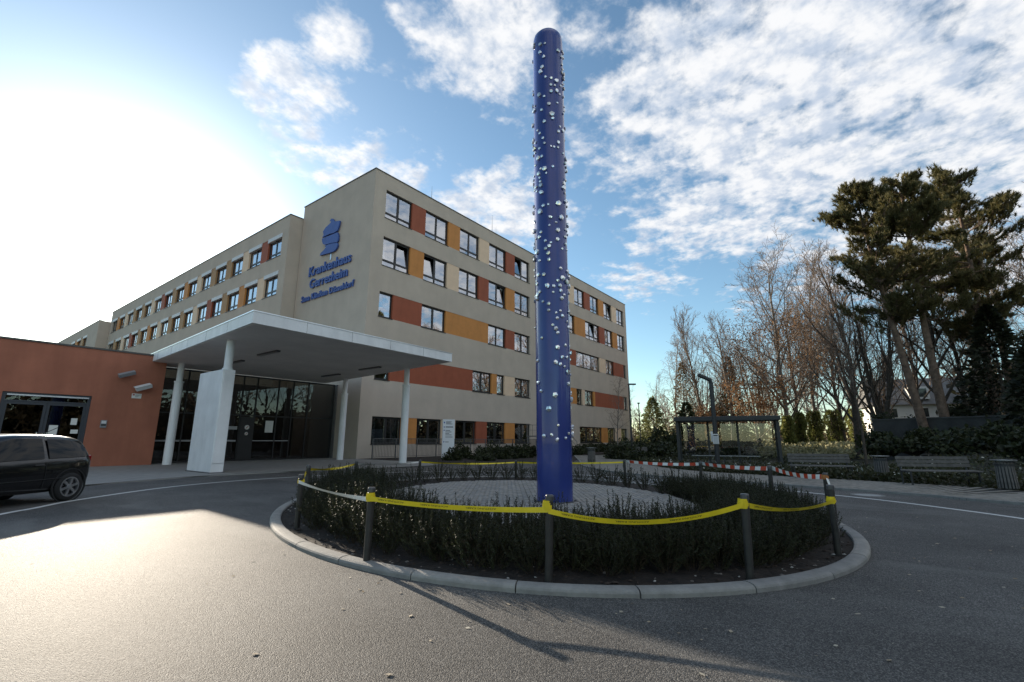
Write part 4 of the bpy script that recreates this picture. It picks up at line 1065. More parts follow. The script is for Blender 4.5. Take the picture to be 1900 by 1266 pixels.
MB().box(-.20, -.112, -.06, -.03, 1.25, 1.72).build('rear_board', CAMW, nb)
for x, y, h, lab, r in [(31.4, 13.1+.25, 5.2, 'slim dark lamp post with a flat head at the end of the hospital block', .05), (46.0, 18.6, 5.0, 'thin distant lamp post just right of the slim dark one', .045)]:
    l = thing('street_lamp', lab, 'street lamp', (x, y, 0), 0, 'slim lamp posts')
    MB().tube([(0, 0, 0), (0, 0, h)], [r*1.3, r], 10).build('pole', DARKMETAL, l)
    if r > .046: MB().box(-.06, .5, -.1, .1, h-.04, h+.06, Matrix.Rotation(R(-52), 4, 'Z')).build('lamp_head', DARKMETAL, l, bevel=.02)
    else: MB().lathe([(0, h+.1), (.16, h+.06), (.16, h), (.05, h-.05)], 12).build('lamp_head', DARKMETAL, l)

bs = thing('bus_shelter', 'dark framed glass bus shelter with a flat roof beyond the oval', 'bus shelter', (27.1, 8.75, .0), math.atan2(-4.85, 1.1))
SL, SD = 5.0, 1.5                             # local x along the front, y towards the back
MB().box(-.15, SL+.15, -.25, SD+.1, 2.36, 2.60).build('roof', mat('shelter_roof', (.022, .024, .03), .35, .1, 3), bs, bevel=.02)
for x in (0, SL*.31, SL*.62, SL):
    MB().box(x-.06, x+.06, SD-.12, SD, 0, 2.36).build('post', DARKMETAL, bs)
for x in (0, SL): MB().box(x-.07, x+.07, 0, .14, 0, 2.36).build('post', DARKMETAL, bs)
for x0, x1 in ((0, SL*.31), (SL*.31, SL*.62), (SL*.62, SL)):
    MB().box(x0+.05, x1-.05, SD-.05, SD-.04, .25, 2.25).build('glass_pane', CLEAR, bs)
for x in (0, SL): MB().box(x-.005, x+.005, .12, SD-.1, .25, 2.25).build('glass_pane', CLEAR, bs)
MB().box(.6, SL-.9, SD-.55, SD-.2, .44, .48).build('bench_seat', mat('bench_grey', (.3, .3, .29), .5, .1, 5), bs, bevel=.008)
for x in (.9, 2.3, 3.6): MB().box(x-.03, x+.03, SD-.42, SD-.32, 0, .44).build('bench_leg', DARKMETAL, bs)
bird = [(-.16, .08), (-.02, .03), (.04, .12), (.09, .0), (.2, -.1), (.05, -.05), (-.05, -.02)]
for x in (.95, 4.15):
    b = MB(); b.prism(bird, 0, .004); b.v = [(x+p[0], SD-.056-p[2], 1.35+p[1]) for p in b.v]; b.build('bird_sticker', FRAME, bs)
MB().prism([(25.9, 9.4), (27.3, 3.0), (29.6, 3.5), (28.2, 10.0)], -.05, .02).build('shelter_paving', PAVEL, kind='structure')

# ------------------------------------------------------------------ black car
CAR = thing('parked_car', 'small black hatchback cropped by the left edge, parked before the rust red annexe', 'car', (2.17, 14.66, 0), R(213))
CAR.scale = (.96, .96, .96)
PA = mat('car_paint', (.006, .006, .007), .22, coat=.8, spec=.5); CG = glassmat('car_glass', (.10, .11, .11), .02); RUB = mat('rubber', (.015, .015, .015), .8); RIM = mat('alloy', (.52, .52, .54), .28, .05, 10, metal=.9)
# stations along the length, rear to front: x, bottom, belt, roof, half widths at bottom / belt / roof
ST = [(-.56, .42, .80, .84, .55, .58, .50), (-.53, .30, .90, 1.10, .70, .72, .50), (-.43, .24, .93, 1.30, .78, .79, .53), (-.26, .22, .93, 1.385, .81, .81, .55), (.1, .2, .92, 1.43, .82, .82, .56), (.7, .2, .905, 1.455, .82, .82, .57),
      (1.2, .2, .89, 1.44, .82, .82, .57), (1.6, .2, .875, 1.36, .82, .82, .55), (2.0, .2, .86, 1.12, .82, .81, .56), (2.25, .2, .85, .95, .82, .80, .60), (2.6, .22, .80, .87, .81, .77, .55), (2.95, .26, .70, .77, .78, .70, .48), (3.12, .34, .56, .62, .60, .58, .40)]
b = MB(); v = []
def ring(s):
    x, zb, zt, zr, wb, wt, wr = s; zm = zb+(zt-zb)*.5
    h = [(wb*.86, zb), (wb*.985, zb+.06), (max(wb, wt)+.012, zm), (wt+.004, zt-.06), (wt-.015, zt), (wr+.03+(wt-wr)*.06, zr-.05 if zr-zt > .1 else zr-.01), (wr-.05, zr), (wr*.45, zr+.018)]
    return [(x, y, z) for y, z in h]+[(x, -y, z) for y, z in h[::-1]]
for s in ST: v += ring(s)
m = 16
f = [(i*m+k, i*m+(k+1) % m, (i+1)*m+(k+1) % m, (i+1)*m+k) for i in range(len(ST)-1) for k in range(m)]+[tuple(range(m-1, -1, -1)), tuple(range((len(ST)-1)*m, len(ST)*m))]
body = b.add(v, f).build('body', PA, CAR, smooth=True)
sub = body.modifiers.new('sub', 'SUBSURF'); sub.levels = sub.render_levels = 2
def side(x, t, sgn, out=.012):
    i = max(0, min(len(ST)-2, next((k for k in range(len(ST)-1) if ST[k+1][0] >= x), 0))); a, c = ST[i], ST[i+1]; u = (x-a[0])/(c[0]-a[0]); q = [a[k]+(c[k]-a[k])*u for k in range(7)]
    p0 = (q[5]-.015, q[2]); p1 = (q[6]+.03+(q[5]-q[6])*.06, q[3]-.05)
    y = p0[0]+(p1[0]-p0[0])*t+out+.012*math.sin(t*math.pi); z = p0[1]+(p1[1]-p0[1])*t; return (x, sgn*y, z)
for sg_ in (1, -1):
    for nm, xs_, t0f, t1f in [('rear_side_window', [-.34, -.2, 0, .3, .52], lambda x: .06+.12*max(0, -(x+.1)), lambda x: .92-1.1*max(0, -x-.10)), ('door_window', [.62, .9, 1.2, 1.5, 1.72], lambda x: .06, lambda x: .92-.55*max(0, x-1.35))]:
        b = MB(); vv = []
        for x in xs_:
            for k in range(4): vv.append(side(x, t0f(x)+(t1f(x)-t0f(x))*k/3, sg_))
        b.add(vv, [(i*4+k, (i+1)*4+k, (i+1)*4+k+1, i*4+k+1) for i in range(len(xs_)-1) for k in range(3)]).build(nm, mat('car_glass_dark', (.008, .009, .010), .04, spec=.35), CAR, smooth=True)
    for x in (0, 2.42):
        wh = MB().lathe([(.22, -.09), (.3, -.08), (.308, -.03), (.308, .04), (.295, .085), (.215, .09)], 32, (0, 0, 0), 'y').build('tyre', RUB, CAR, (x, sg_*.76, .308), smooth=True)
        MB().lathe([(.345, 0), (.352, .02), (.378, .02), (.385, 0)], 30, (0, 0, 0), 'y').build('wheel_arch', RUB, CAR, (x, sg_*.815, .33))
        b = MB(); o_ = sg_*.092
        b.lathe([(.218, o_*.55), (.212, o_), (.188, o_), (.18, o_*.5)], 30, (0, 0, 0), 'y'); b.lathe([(0, o_*1.0), (.05, o_), (.055, o_*.5)], 16, (0, 0, 0), 'y')
        for k in range(6):
            b.box(.04, .195, min(o_*.6, o_*.95), max(o_*.6, o_*.95), -.024, .024, Matrix.Rotation(k*math.pi/3+.3, 4, 'Y'))
        b.build('rim', RIM, wh); MB().lathe([(0, o_*.3), (.2, o_*.3)], 24, (0, 0, 0), 'y').build('brake_disc', DARKMETAL, wh)
    MB().box(1.62, 1.80, min(sg_*.86, sg_*1.0), max(sg_*.86, sg_*1.0), .90, 1.02).build('wing_mirror', PA, CAR, bevel=.04)
    MB().box(.62, .82, min(sg_*.832, sg_*.852), max(sg_*.832, sg_*.852), .79, .82).build('door_handle', PA, CAR, bevel=.01)
    b = MB(); b.tube([(.585, sg_*.829, .30), (.57, sg_*.838, .6), (.58, sg_*.83, .86)], .006, 4); b.tube([(1.78, sg_*.83, .3), (1.80, sg_*.83, .84)], .006, 4); b.build('door_gap', RUB, CAR)
    b = MB(); b.tube([(-.2, sg_*.838, .52), (1.0, sg_*.842, .5), (2.2, sg_*.84, .5)], .012, 6); b.build('side_trim', RUB, CAR)
    MB().box(-.505, -.42, min(sg_*.62, sg_*.745), max(sg_*.62, sg_*.745), .72, .98).build('tail_light', mat('tail_red', (.25, .01, .01), .2), CAR, bevel=.02)
    MB().box(2.85, 3.02, min(sg_*.5, sg_*.68), max(sg_*.5, sg_*.68), .60, .72).build('headlight', CLEAR, CAR, bevel=.02)
b = MB(); b.add([(1.70, -.50, 1.325), (1.70, .50, 1.325), (2.16, .62, .995), (2.16, -.62, .995)], [(0, 1, 2, 3)]); b.v = [(x+.03, y, z+.02) for x, y, z in b.v]; b.build('windscreen', mat('car_glass_dark', (.012, .013, .014)), CAR)
MB().tube([(.1, 0, 1.45), (-.25, 0, 1.62)], .008, 5).build('roof_aerial', RUB, CAR)
MB().box(-.60, -.55, -.26, .26, .50, .61).build('number_plate', mat('paper', (.75, .74, .7)), CAR)

# ------------------------------------------------------------------ trees
def norm(v): return v/(np.linalg.norm(v)+1e-9)
def grow(rg, h, r0, spread=.55, up=.10, levels=4, kids=(9, 7, 6), first=.25, clen=(.42, .5, .5), droop=0.0, lean=(0, 0), wander=.06, stems=1):
    """returns (thick segments, thin segments, tip points)"""
    thick, thin, tips = [], [], []
    def branch(p, d, L, r, lev, nseg):
        pts = [p]; q = p.copy(); dd = d.copy(); step = L/nseg
        for i in range(nseg):
            w = wander*(1+lev*1.2)
            dd = norm(dd+rg.normal(size=3)*w+np.array([0, 0, up if lev < 3 or not droop else -droop]))
            if droop and lev == 2: dd = norm(dd+np.array([0, 0, -droop*.5*(i/nseg)]))
            q = q+dd*step; pts.append(q)
        for i in range(nseg):
            ra, rb = r*(1-.75*i/nseg), r*(1-.75*(i+1)/nseg)
            (thick if lev < 2 else thin).append((*pts[i], *pts[i+1], ra, rb))
        if lev >= levels-1: tips.append(pts[-1]); tips.append(pts[len(pts)//2]); return
        n = kids[lev]; f0 = first if lev == 0 else .18
        ph = rg.uniform(0, 6.28)
        for k in range(n):
            t = f0+(1-f0)*(k+rg.random()*.8)/n; t = min(t, .98); f = t*nseg; i = min(nseg-1, int(f)); b = pts[i]+(pts[i+1]-pts[i])*(f-i)
            ax = norm(pts[i+1]-pts[i]); ph += 2.4+rg.normal()*.4
            s = norm(np.cross(ax, [.3, .2, .93] if abs(ax[2]) < .85 else [1, 0, 0])); s2 = np.cross(ax, s); side = s*np.cos(ph)+s2*np.sin(ph)
            a = spread*rg.uniform(.75, 1.25)*(1.15-.45*t if lev == 0 else 1.0)
            nd = norm(ax*np.cos(a)+side*np.sin(a)); Lk = L*clen[lev]*(1.1-.62*t if lev == 0 else 1.0-.35*t)*rg.uniform(.75, 1.2)
            branch(b, nd, Lk, r*(1-.75*t)*rg.uniform(.42, .6), lev+1, [0, 6, 4, 3][lev+1] if lev+1 < 4 else 2)
    for s in range(stems):
        d0 = norm(np.array([lean[0]+(rg.normal()*.16 if stems > 1 else 0), lean[1]+(rg.normal()*.16 if stems > 1 else 0), 1.0]))
        branch(np.array([rg.normal()*.25*(stems > 1), rg.normal()*.25*(stems > 1), -.3]), d0, h*(1 if s == 0 else rg.uniform(.7, .95)), r0, 0, 10)
    return thick, thin, np.array(tips)
def tree(nm, lab, x, y, h, r0, seed, bark=BARKG, twig=TWIG, leaf=None, nleaf=0, lsize=.12, zoff=None, group='bare trees beyond the square', cat='tree', **kw):
    rg = np.random.default_rng(seed); th, tn, tips = grow(rg, h, r0, **kw)
    o = thing(nm, lab, cat, (x, y, zterr(x, y) if zoff is None else zoff), 0, group)
    link('trunk', segmesh('trunk', th, bark, 7), o)
    tn = [(*s[:6], max(s[6], .013*h/14), max(s[7], .008*h/14)) for s in tn]
    cr = link('crown', segmesh('crown', tn, twig, 3), o)
    if leaf is not None:
        low = tips[tips[:, 2] < h*.75] if len(tips) else tips
        k = rg.integers(0, len(low), nleaf); P = low[k]+rg.normal(size=(nleaf, 3))*h*.022
        link('foliage', leafmesh('foliage', P, lsize, leaf, rg), o)
    return o
tree('weeping_birch', 'bare weeping birch with hanging twigs beyond the end of the hospital block', 74.2, 23.5, 17.0, .2, 101, BARKW, TWIGL, spread=.6, up=.05, droop=.5, levels=4, kids=(14, 9, 7), clen=(.34, .5, .75), first=.3)
tree('bare_tree', 'tall narrow bare tree between the weeping birch and the slanted lamp head', 73.5, 20.2, 19.0, .26, 102, spread=.5, up=.13, kids=(22, 11, 7), clen=(.40, .46, .5), first=.2)
tree('bare_tree', 'rounded bare tree just above the bus shelter, left of the wide reddish beech', 70.5, 15.4, 16.4, .24, 103, spread=.62, up=.10, kids=(18, 11, 7), clen=(.42, .5, .5))
tree('bare_tree', 'low distant bare tree beside the slim lamp post', 88, 37.0, 11.5, .2, 104, twig=TWIGL, spread=.6, kids=(12, 7, 5))
tree('bare_tree', 'low bare tree with pale twigs right of the young green conifer', 86, 31.5, 12.5, .2, 105, twig=TWIGL, spread=.6, kids=(12, 7, 5))
tree('beech_tree', 'wide tree with reddish brown leaves still on its lower boughs, right of the shelter', 69.5, 8.3, 23, .32, 106, BARKG, TWIG, BROWN, 6500, .2, spread=.8, up=.06, kids=(24, 11, 7), clen=(.46, .5, .5), first=.12)
tree('beech_tree', 'smaller brown leaved beech low behind the shelter roof', 68, 11.6, 11.5, .2, 107, BARKG, TWIG, BROWN, 5200, .2, spread=.85, up=.04, kids=(14, 7, 5), clen=(.5, .5, .5), first=.1)
tree('beech_tree', 'brown leaved bush sized beech below the narrow bare tree', 73, 19.2, 8.5, .15, 108, BARKG, TWIG, BROWN, 5500, .22, spread=.9, up=.03, kids=(14, 7, 4), clen=(.55, .5, .5), first=.05)
for i, (x, y, h, lab) in enumerate([(80, 7.0, 19, 'leftmost slim pale stemmed birch above the ivy columns'), (84, 5.9, 21, 'slim pale stemmed birch, second from the left above the ivy columns'), (86, 4.6, 21, 'slim pale stemmed birch, third from the left above the ivy columns'), (90, 3.5, 24, 'rightmost slim pale stemmed birch above the ivy columns')]):
    tree('birch_tree', lab, x, y, h, .13, 120+i, BARKW, TWIG, BROWN, 500, .16, group='birches above the ivy columns', spread=.45, up=.1, kids=(12, 6, 5), clen=(.32, .5, .5), first=.35, lean=(-.02, .05))
tree('bare_tree', 'tall dense bare tree left of the pines, fine twigs against the sky', 86, 6.5, 27, .3, 130, spread=.6, up=.12, kids=(24, 11, 7), clen=(.4, .5, .5), first=.2)
tree('bare_tree', 'bare dark tree half covered by the left boughs of the pines', 58, 1.2, 20, .3, 131, BARK, TWIG, spread=.55, up=.12, kids=(22, 11, 7), clen=(.4, .5, .5), first=.18)
tree('bare_tree', 'dark many stemmed bare tree left of the pine trunks', 50, -.9, 15.5, .22, 132, BARK, TWIG, spread=.5, up=.12, kids=(10, 7, 5), clen=(.42, .5, .5), first=.2, stems=3)
tree('bare_tree', 'dark bare tree right behind the two pine trunks', 49, -4.3, 15.0, .26, 133, BARK, TWIG, spread=.6, up=.09, kids=(13, 10, 7), clen=(.5, .5, .5), first=.2)
tree('bare_tree', 'bare tree with fine twigs between the pine trunks and the dark evergreen', 52, -6.2, 14.0, .22, 134, BARK, TWIG, spread=.6, up=.09, kids=(13, 10, 7), clen=(.5, .5, .5), first=.2)
tree('weeping_birch', 'pale weeping birch at the right edge behind the pines', 58, -9.6, 22.0, .24, 135, BARKW, TWIGL, spread=.6, up=.05, droop=.5, kids=(14, 9, 7), clen=(.34, .5, .75), first=.35)
tree('bare_tree', 'bare tree at the far right edge behind the dark evergreen', 56, -13, 17.0, .24, 136, BARK, TWIG, spread=.55, kids=(13, 10, 7))
tree('young_tree', 'small young bare tree with a thin trunk before the right end of the hospital', 33.4, 15.2, 6.1, .055, 140, BARKG, TWIG, zoff=0, group=None, spread=.95, up=.05, kids=(22, 6, 4), clen=(.26, .45, .5), first=.32, wander=.035)
tree('young_tree', 'slim leaning young tree beside the last ivy column', 27.0, .35, 7.0, .07, 141, BARK, TWIG, group=None, spread=.4, up=.12, kids=(10, 5, 4), clen=(.34, .45, .5), first=.45, lean=(.0, .02))
# trees the mirror of the lower windows shows: the row goes on past the right edge of the picture
for i, (x, y, h) in enumerate([(47, -15, 18), (42, -19, 16), (48, -23, 19), (38, -26, 17), (44, -31, 18), (33, -30, 16)]):
    tree('bare_tree', 'bare tree in the row that goes on beyond the right edge', x, y, h, .26, 150+i % 2, BARK, TWIG, group='row of trees beyond the right edge', kids=(12, 7, 4), spread=.55)
# more of the same trees standing further back close the gaps between them
src = [o for o in bpy.data.objects if o.get('group') == 'bare trees beyond the square' and o.name.startswith('bare_tree')]
for i, (k, x, y, sc, rz) in enumerate([(1, 84, 19.5, 1.0, 2.1), (1, 86, 11.5, 1.1, 4.0), (5, 80, 8.4, 1.0, 1.2), (5, 84, 3.2, 1.05, 3.3), (1, 78, 1.2, 1.15, 5.1), (6, 76, -1.6, 1.05, 2.6), (5, 72, -4.6, 1.0, .6), (6, 88, 24.0, .9, 1.0), (1, 68, -8.5, 1.1, .4), (6, 78, 13.2, .95, 3.9)]):
    a = src[k % len(src)]; c2 = copy_tree(a); c2.location = (x, y, zterr(x, y)); c2.rotation_euler = (0, 0, rz); c2.scale = (sc, sc, sc)
    tag(c2, ['bare tree in the back row, far behind the weeping birch', 'bare tree in the back row, behind the rounded tree over the shelter', 'bare tree in the back row, directly behind the wide reddish beech', 'bare tree in the back row, behind the dense tree left of the pines', 'bare tree in the back row, behind the leftmost pine boughs', 'bare tree in the back row, seen between the dark stems left of the pine trunks', 'bare tree in the back row, seen through the pine trunks', 'bare tree in the back row, farthest left behind the green conifer', 'bare tree in the back row, seen right of the pine trunks', 'bare tree in the back row, behind the dark pointed conifer'][i], 'tree', 'bare trees of the back row')
def conifer(nm, lab, x, y, h, r, n, seed, m=GREENC, size=.3, base=.03, irr=.25):
    rg = np.random.default_rng(seed); o = thing(nm, lab, 'tree', (x, y, zterr(x, y)), 0, 'conifers beyond the square')
    t = base+(1-base)*rg.random(n)**1.35; ang = rg.random(n)*2*np.pi; sect = .8+irr*np.sin(ang*5+t*23)+irr*.7*np.sin(t*60+ang*2); rad = r*(1-t)**.8*sect*(.35+.65*rg.random(n)**.45)
    P = np.stack([rad*np.cos(ang), rad*np.sin(ang), t*h-.12*rad], 1)
    Dv = np.stack([np.cos(ang), np.sin(ang), -.25+.5*rg.random(n)], 1)
    link('crown', leafmesh('crown', P, size, m, rg, 0, .7, Dv), o)
    MB().tube([(0, 0, -.5), (0, 0, h*.9)], [.03*h*.6, .02], 7).build('trunk', BARK, o)
    return o
conifer('conifer', 'dark pointed conifer behind the lamp post over the shelter', 73, 15.5, 13.1, 2.9, 6000, 201, leafmat('leaf_thuja', (.028, .034, .014), (.11, .105, .045), .6, .2))
conifer('conifer', 'loose brownish conifer with gaps under the weeping birch', 71.5, 21.8, 13.0, 2.9, 3000, 202, leafmat('leaf_larch', (.08, .065, .035), (.24, .18, .10), .6, .3), .3, .1, .4)
conifer('young_conifer', 'bright green young conifer by the slim lamp post at the end of the hospital', 67.8, 25.3, 7.6, 3.2, 4200, 203, leafmat('leaf_green_sun_tint', (.08, .095, .035), (.28, .28, .11), .6, .3), .34)  # foliage colour raised to hold the sunlight on this conifer
conifer('conifer', 'dark low conifer between the young green conifer and the shelter', 58, 17.5, 6.0, 2.8, 3200, 204)
conifer('evergreen_tree', 'broad dark evergreen filling the right edge below the pines', 43.5, -7.2, 9.5, 3.4, 6000, 205, leafmat('leaf_black', (.010, .013, .006), (.035, .038, .016), .7, .2), .34, 0.0, .2)
conifer('evergreen_tree', 'second dark evergreen at the right edge, standing nearer the bench', 36, -7.4, 6.0, 2.6, 4200, 206, leafmat('leaf_black', (.010, .013, .006), (.035, .038, .016)), .3, 0.0, .2)

PINE = leafmat('needle_pine', (.06, .066, .022), (.22, .18, .075), .55, .4)
def pine(lab, x, y, h, r0, seed, lean=(0, 0), rmax=5.0, c0=.42, nb=44, az=None, flat=1.0):
    rg = np.random.default_rng(seed); o = thing('pine_tree', lab, 'tree', (x, y, zterr(x, y)), 0, 'tall pines at the right')
    tr = []; pts = []
    for i in range(13):
        t = i/12; pts.append(np.array([lean[0]*h*t+.25*np.sin(t*5+seed)*t, lean[1]*h*t+.2*np.sin(t*4+seed*2)*t, h*t*.97-.5*(1-t)]))
    for i in range(12): tr.append((*pts[i], *pts[i+1], r0*(1-.82*i/12), r0*(1-.82*(i+1)/12)))
    segs = []; P = []; D = []; L_ = []
    def tuft(p, d, n=30, ln=.30):
        for _ in range(n):
            P.append(p-d*rg.uniform(0, .28)); D.append(d*.9+rg.normal(size=3)*.55+np.array([0, 0, .3])); L_.append(ln*rg.uniform(.7, 1.2))
    for k in range(nb):
        t = c0+(1-c0)*((k+.5*rg.random())/nb)**.9; f = t*12; i = min(11, int(f)); b = pts[i]+(pts[i+1]-pts[i])*(f-i)
        a = rg.uniform(0, 6.283) if az is None or rg.random() < .25 else az+rg.normal()*1.0
        prof = (1-((t-c0)/(1-c0))**1.7)*.85+.15
        if rg.random() < .22 and t < .75: continue
        Lb = rmax*prof*rg.uniform(.55, 1.1)*(.62 if t < c0+.12 else 1); d = norm(np.array([np.cos(a), np.sin(a), rg.uniform(-.05, .35)+.9*max(0, (t-.75))*2]))
        q = b.copy(); ns = 6; br = [q]
        for s in range(ns):
            d = norm(d+rg.normal(size=3)*.10+np.array([0, 0, .05])); q = q+d*Lb/ns; br.append(q)
        for s in range(ns): segs.append((*br[s], *br[s+1], .075*(1-s/7)*h/20*(.4+Lb/rmax*.6), .075*(1-(s+1)/7)*h/20*(.4+Lb/rmax*.6)))
        for s in range(1, ns+1):
            for sd_ in range(6 if s < ns else 7):
                if s < 3 and rg.random() < .5: continue
                aa = rg.uniform(-1.1, 1.1); sv = norm(np.cross(d, [0, 0, 1])); bd = norm(d*np.cos(aa)+sv*np.sin(aa)*1.1+np.array([0, 0, rg.uniform(0, .5)]))
                ll = rg.uniform(.35, .95)*(1.15-s/ns*.45)*h/20*1.15; e = br[s]+bd*ll
                segs.append((*br[s], *e, .022, .012)); tuft(e, norm(bd+np.array([0, 0, .45])))
                for _ in range(2):
                    if rg.random() < .65: e2 = br[s]+bd*ll*rg.uniform(.3, .8)+rg.normal(size=3)*.22; tuft(e2, norm(bd+rg.normal(size=3)*.3+np.array([0, 0, .5])), 24)
    # a few dead snags on the bare lower trunk
    for k in range(12):
        t = rg.uniform(.2, c0); f = t*12; i = int(f); b = pts[i]+(pts[i+1]-pts[i])*(f-i); a = rg.uniform(0, 6.28); Ls = rg.uniform(.5, 2.4)
        m_ = b+np.array([np.cos(a), np.sin(a), .1])*Ls*.5; e = m_+np.array([np.cos(a+.4), np.sin(a+.4), -.12])*Ls*.5; segs += [(*b, *m_, .035, .022), (*m_, *e, .022, .008)]
    link('trunk', segmesh('trunk', tr, BARKP, 10), o); link('branches', segmesh('branches', segs, BARKP, 4), o)
    link('crown', blademesh('crown', P, D, L_, .046, PINE, rg), o)
    return o
LFT = math.atan2(.78, -.62)
pine('left of the two tall pines with bare trunks, leaning a little left', 42.0, -3.0, 19.3, .30, 301, lean=(-.03, .085), rmax=5.2, c0=.46, nb=48)
pine('right of the two tall pines with bare trunks, standing upright', 42.5, -4.1, 19.8, .32, 302, lean=(-.005, .02), rmax=4.6, c0=.46, nb=46)
pine('third and highest pine behind the pair, its crown to the right', 46.5, -7.0, 21.2, .30, 303, lean=(0, -.02), rmax=5.4, c0=.42, nb=48)
pine('low hanging pine behind the pair with drooping boughs at the right', 49.5, -8.6, 16.5, .26, 304, lean=(0, .0), rmax=4.4, c0=.3, nb=38)
# ivy columns
for i, (px_, py_, w, h, lab) in enumerate([(64.2, 7.75, 0.68, 3.9, 'first ivy column from the left, at the right end of the shelter'), (70.5, 7.15, 0.64, 4.1, 'second ivy column, narrow, beside the shelter'), (77, 6.05, 0.83, 4.2, 'third and middle ivy column in the sunlit row'), (84, 4.2, 0.98, 4.2, 'fourth ivy column, the broadest of the sunlit row'), (91, 1.75, 0.89, 4.2, 'rightmost ivy column of the sunlit row')]):
    rg = np.random.default_rng(400+i); o = thing('ivy_column', lab, 'ivy', (px_, py_, zterr(px_, py_)), 0, 'ivy columns in the sun'); nn = 4200; w *= px_/65; h *= px_/65
    a = rg.random(nn)*6.283; z = rg.random(nn)*h; rr = w*(.72+.16*np.sin(a*3+z*1.3+i)+.14*np.sin(z*3.1+a))*(.8+.25*rg.random(nn))*np.clip((h*1.05-z)/(h*.18), .25, 1)**.5
    P = np.stack([rr*np.cos(a), rr*np.sin(a), z], 1); link('foliage', leafmesh('foliage', P, .2, IVY, rg, 0, 1.1, np.stack([np.cos(a), np.sin(a), -.3*np.ones(nn)], 1)), o)
    MB().tube([(0, 0, -.3), (0, 0, h*.95)], [w*.5, w*.35], 9).build('core_trunk', BARK, o)
# garden wall and house
gw = thing('garden_wall', 'low dark rendered garden wall behind the benches at the right', 'wall', (43.9, -.2, .5), math.atan2(-12, -5.5))
MB().box(0, 24, -.15, .15, -.6, 2.28).build('wall', mat('wall_render', (.055, .053, .05), .9, .25, 1.2, .5, 30), gw)
MB().box(-.05, 24.05, -.2, .2, 2.281, 2.36).build('coping', mat('wall_coping', (.085, .082, .078), .85, .2, 2), gw)
def shr2(x, y, z, r, h, seed, lab, m=DARKLEAF, n=2600, size=.22):
    rg = np.random.default_rng(seed); o = thing('evergreen_shrub', lab, 'shrub', (x, y, z), 0, 'shrubs round the garden wall'); P = blob_pts(rg, n, r, r, h)
    link('foliage', leafmesh('foliage', P, size, m, rg), o); link('stems', segmesh('stems', [(0, 0, -.3, *(P[k]*.85), .05, .01) for k in range(24)], BARK, 4), o)
for i, (x, y, z, r, h, lab) in enumerate([(47.5, -1.3, .5, 1.7, 3.8, 'dark shrub rising behind the left end of the garden wall'), (50.5, -3.2, .6, 1.6, 3.8, 'rounded shrub catching sun before the white house'), (46.5, -5.0, .7, 1.8, 4.0, 'rhododendron like shrub behind the wall right of the pine trunks'), (36.5, -1.9, .75, 2.2, 1.4, 'sprawling dark shrub before the wall behind the second bench'),
                          (33.5, -3.6, .75, 2.2, 1.5, 'wide dark shrub before the wall above the second bench'), (30.5, -5.2, .75, 2.2, 1.9, 'dark shrub behind the right slatted bin'), (38.5, -.35, .5, 1.7, 1.5, 'dark shrub before the wall behind the first bin'), (27.0, -5.6, .7, 1.8, 1.5, 'dark shrub close to the right edge above the bin'), (34.5, 3.4, -.1, 1.3, .5, 'low dark shrub between the shelter and the slim leaning tree')]):
    shr2(x, y, z, r, h, 500+i, lab)
hs = thing('white_house', 'white gabled house glimpsed behind the bare trees at the right', 'house', (88, -1.0, 1.0), math.atan2(-.88, .2))
HW = mat('house_white', (.70, .68, .63), .85, .05, 1)
b = MB(); b.box(0, 11, 0, 8, 0, 5.6); b.build('wall', HW, hs)
b = MB(); b.add([(-.5, -.6, 5.45), (11.5, -.6, 5.45), (11.5, 4, 9.6), (-.5, 4, 9.6), (-.5, 8.6, 5.45), (11.5, 8.6, 5.45)], [(0, 1, 2, 3), (3, 2, 5, 4), (0, 3, 4), (1, 5, 2)]); b.build('roof', mat('roof_tile_grey', (.16, .155, .15), .8, .2, 2), hs)
MB().box(8.4, 9.2, 3.3, 4.1, 7, 10.9).build('chimney', mat('brick_orange', (.34, .17, .09), .85, .2, 4), hs)
for x, z in [(1, .9), (4.6, .9), (8.2, .9), (1, 3.6), (4.6, 3.6), (8.2, 3.6)]:
    w_ = MB().box(x, x+1.5, -.06, .0, z, z+1.4).build('window', HW, hs); MB().box(x+.08, x+1.42, -.075, -.061, z+.08, z+1.32).build('pane', mat('pane_dark', (.03, .032, .035), .08, spec=.6), w_)
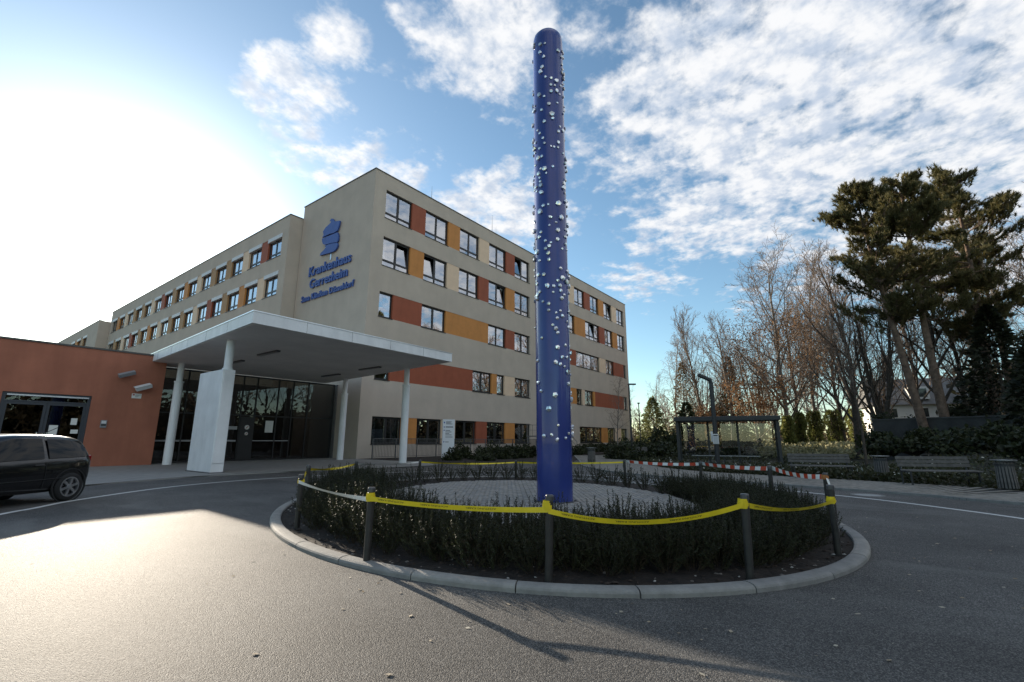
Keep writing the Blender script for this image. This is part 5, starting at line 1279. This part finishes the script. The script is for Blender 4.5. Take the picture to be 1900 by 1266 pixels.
dm = MB().box(4.2, 6.4, -.3, 3.5, 6.2, 8.0).build('dormer', HW, hs); MB().box(4.5, 6.1, -.34, -.301, 6.5, 7.7).build('dormer_pane', mat('pane_dark', (.03, .032, .035)), dm)
# a wood beyond the right edge, seen only in the panes
rg = np.random.default_rng(88); pts_ = []
for k in range(26000):
    t = rg.random(); c = np.array([-30+135*t, -62+44*t+8*np.sin(t*9)]); pts_.append((c[0]+rg.normal()*2.5, c[1]+rg.normal()*3, (8+3*np.sin(t*40)+2*np.sin(t*97))*rg.random()**.6))
o = link('wood', leafmesh('wood', np.array(pts_), .85, leafmat('leaf_wood', (.02, .022, .01), (.08, .06, .035), .2, .3), rg)); o['kind'] = 'stuff'
b = MB(); v = []
for k in range(91):
    t = k/90; x, y = -30+135*t, -62+44*t+8*math.sin(t*9); h = 5.5+2.2*math.sin(t*40)+1.3*math.sin(t*97)
    v += [(x+1, y+2, -1), (x, y+.5, h*.6), (x-.5, y-1.5, h), (x-1, y-4, -1)]
b.add(v, [(4*k+j, 4*k+4+j, 4*k+5+j, 4*k+1+j) for k in range(90) for j in range(3)]).build('wood_thicket', mat('thicket', (.03, .028, .018), .95, .5, .8), kind='stuff')
# far treeline that reads as one mass, left of the trees
rg = np.random.default_rng(77); sg_ = []; TP = []
for k in range(46):
    t = k/45; x = 150-50*t+rg.normal()*4; y = 72-105*t+rg.normal()*3; hh = rg.uniform(9, 14)
    th_, tn_, tp = grow(np.random.default_rng(600+k % 7), hh, .2, spread=.6, kids=(8, 6, 4), levels=4)
    zt = zterr(x, y)
    for s in th_+tn_: sg_.append((s[0]+x, s[1]+y, s[2]+zt, s[3]+x, s[4]+y, s[5]+zt, max(s[6], .05), max(s[7], .03)))
o = link('far_treeline', segmesh('far_treeline', sg_, TWIGL, 3)); o['kind'] = 'stuff'
pts_ = []
for k in range(9000):
    t = rg.random(); pts_.append((148-50*t+rg.normal()*4, 70-103*t+rg.normal()*3, abs(rg.normal())*2.6))
o = link('far_undergrowth', leafmesh('far_undergrowth', np.array(pts_), .9, leafmat('leaf_far', (.07, .07, .03), (.22, .16, .08), .2, .3), rg)); o['kind'] = 'stuff'
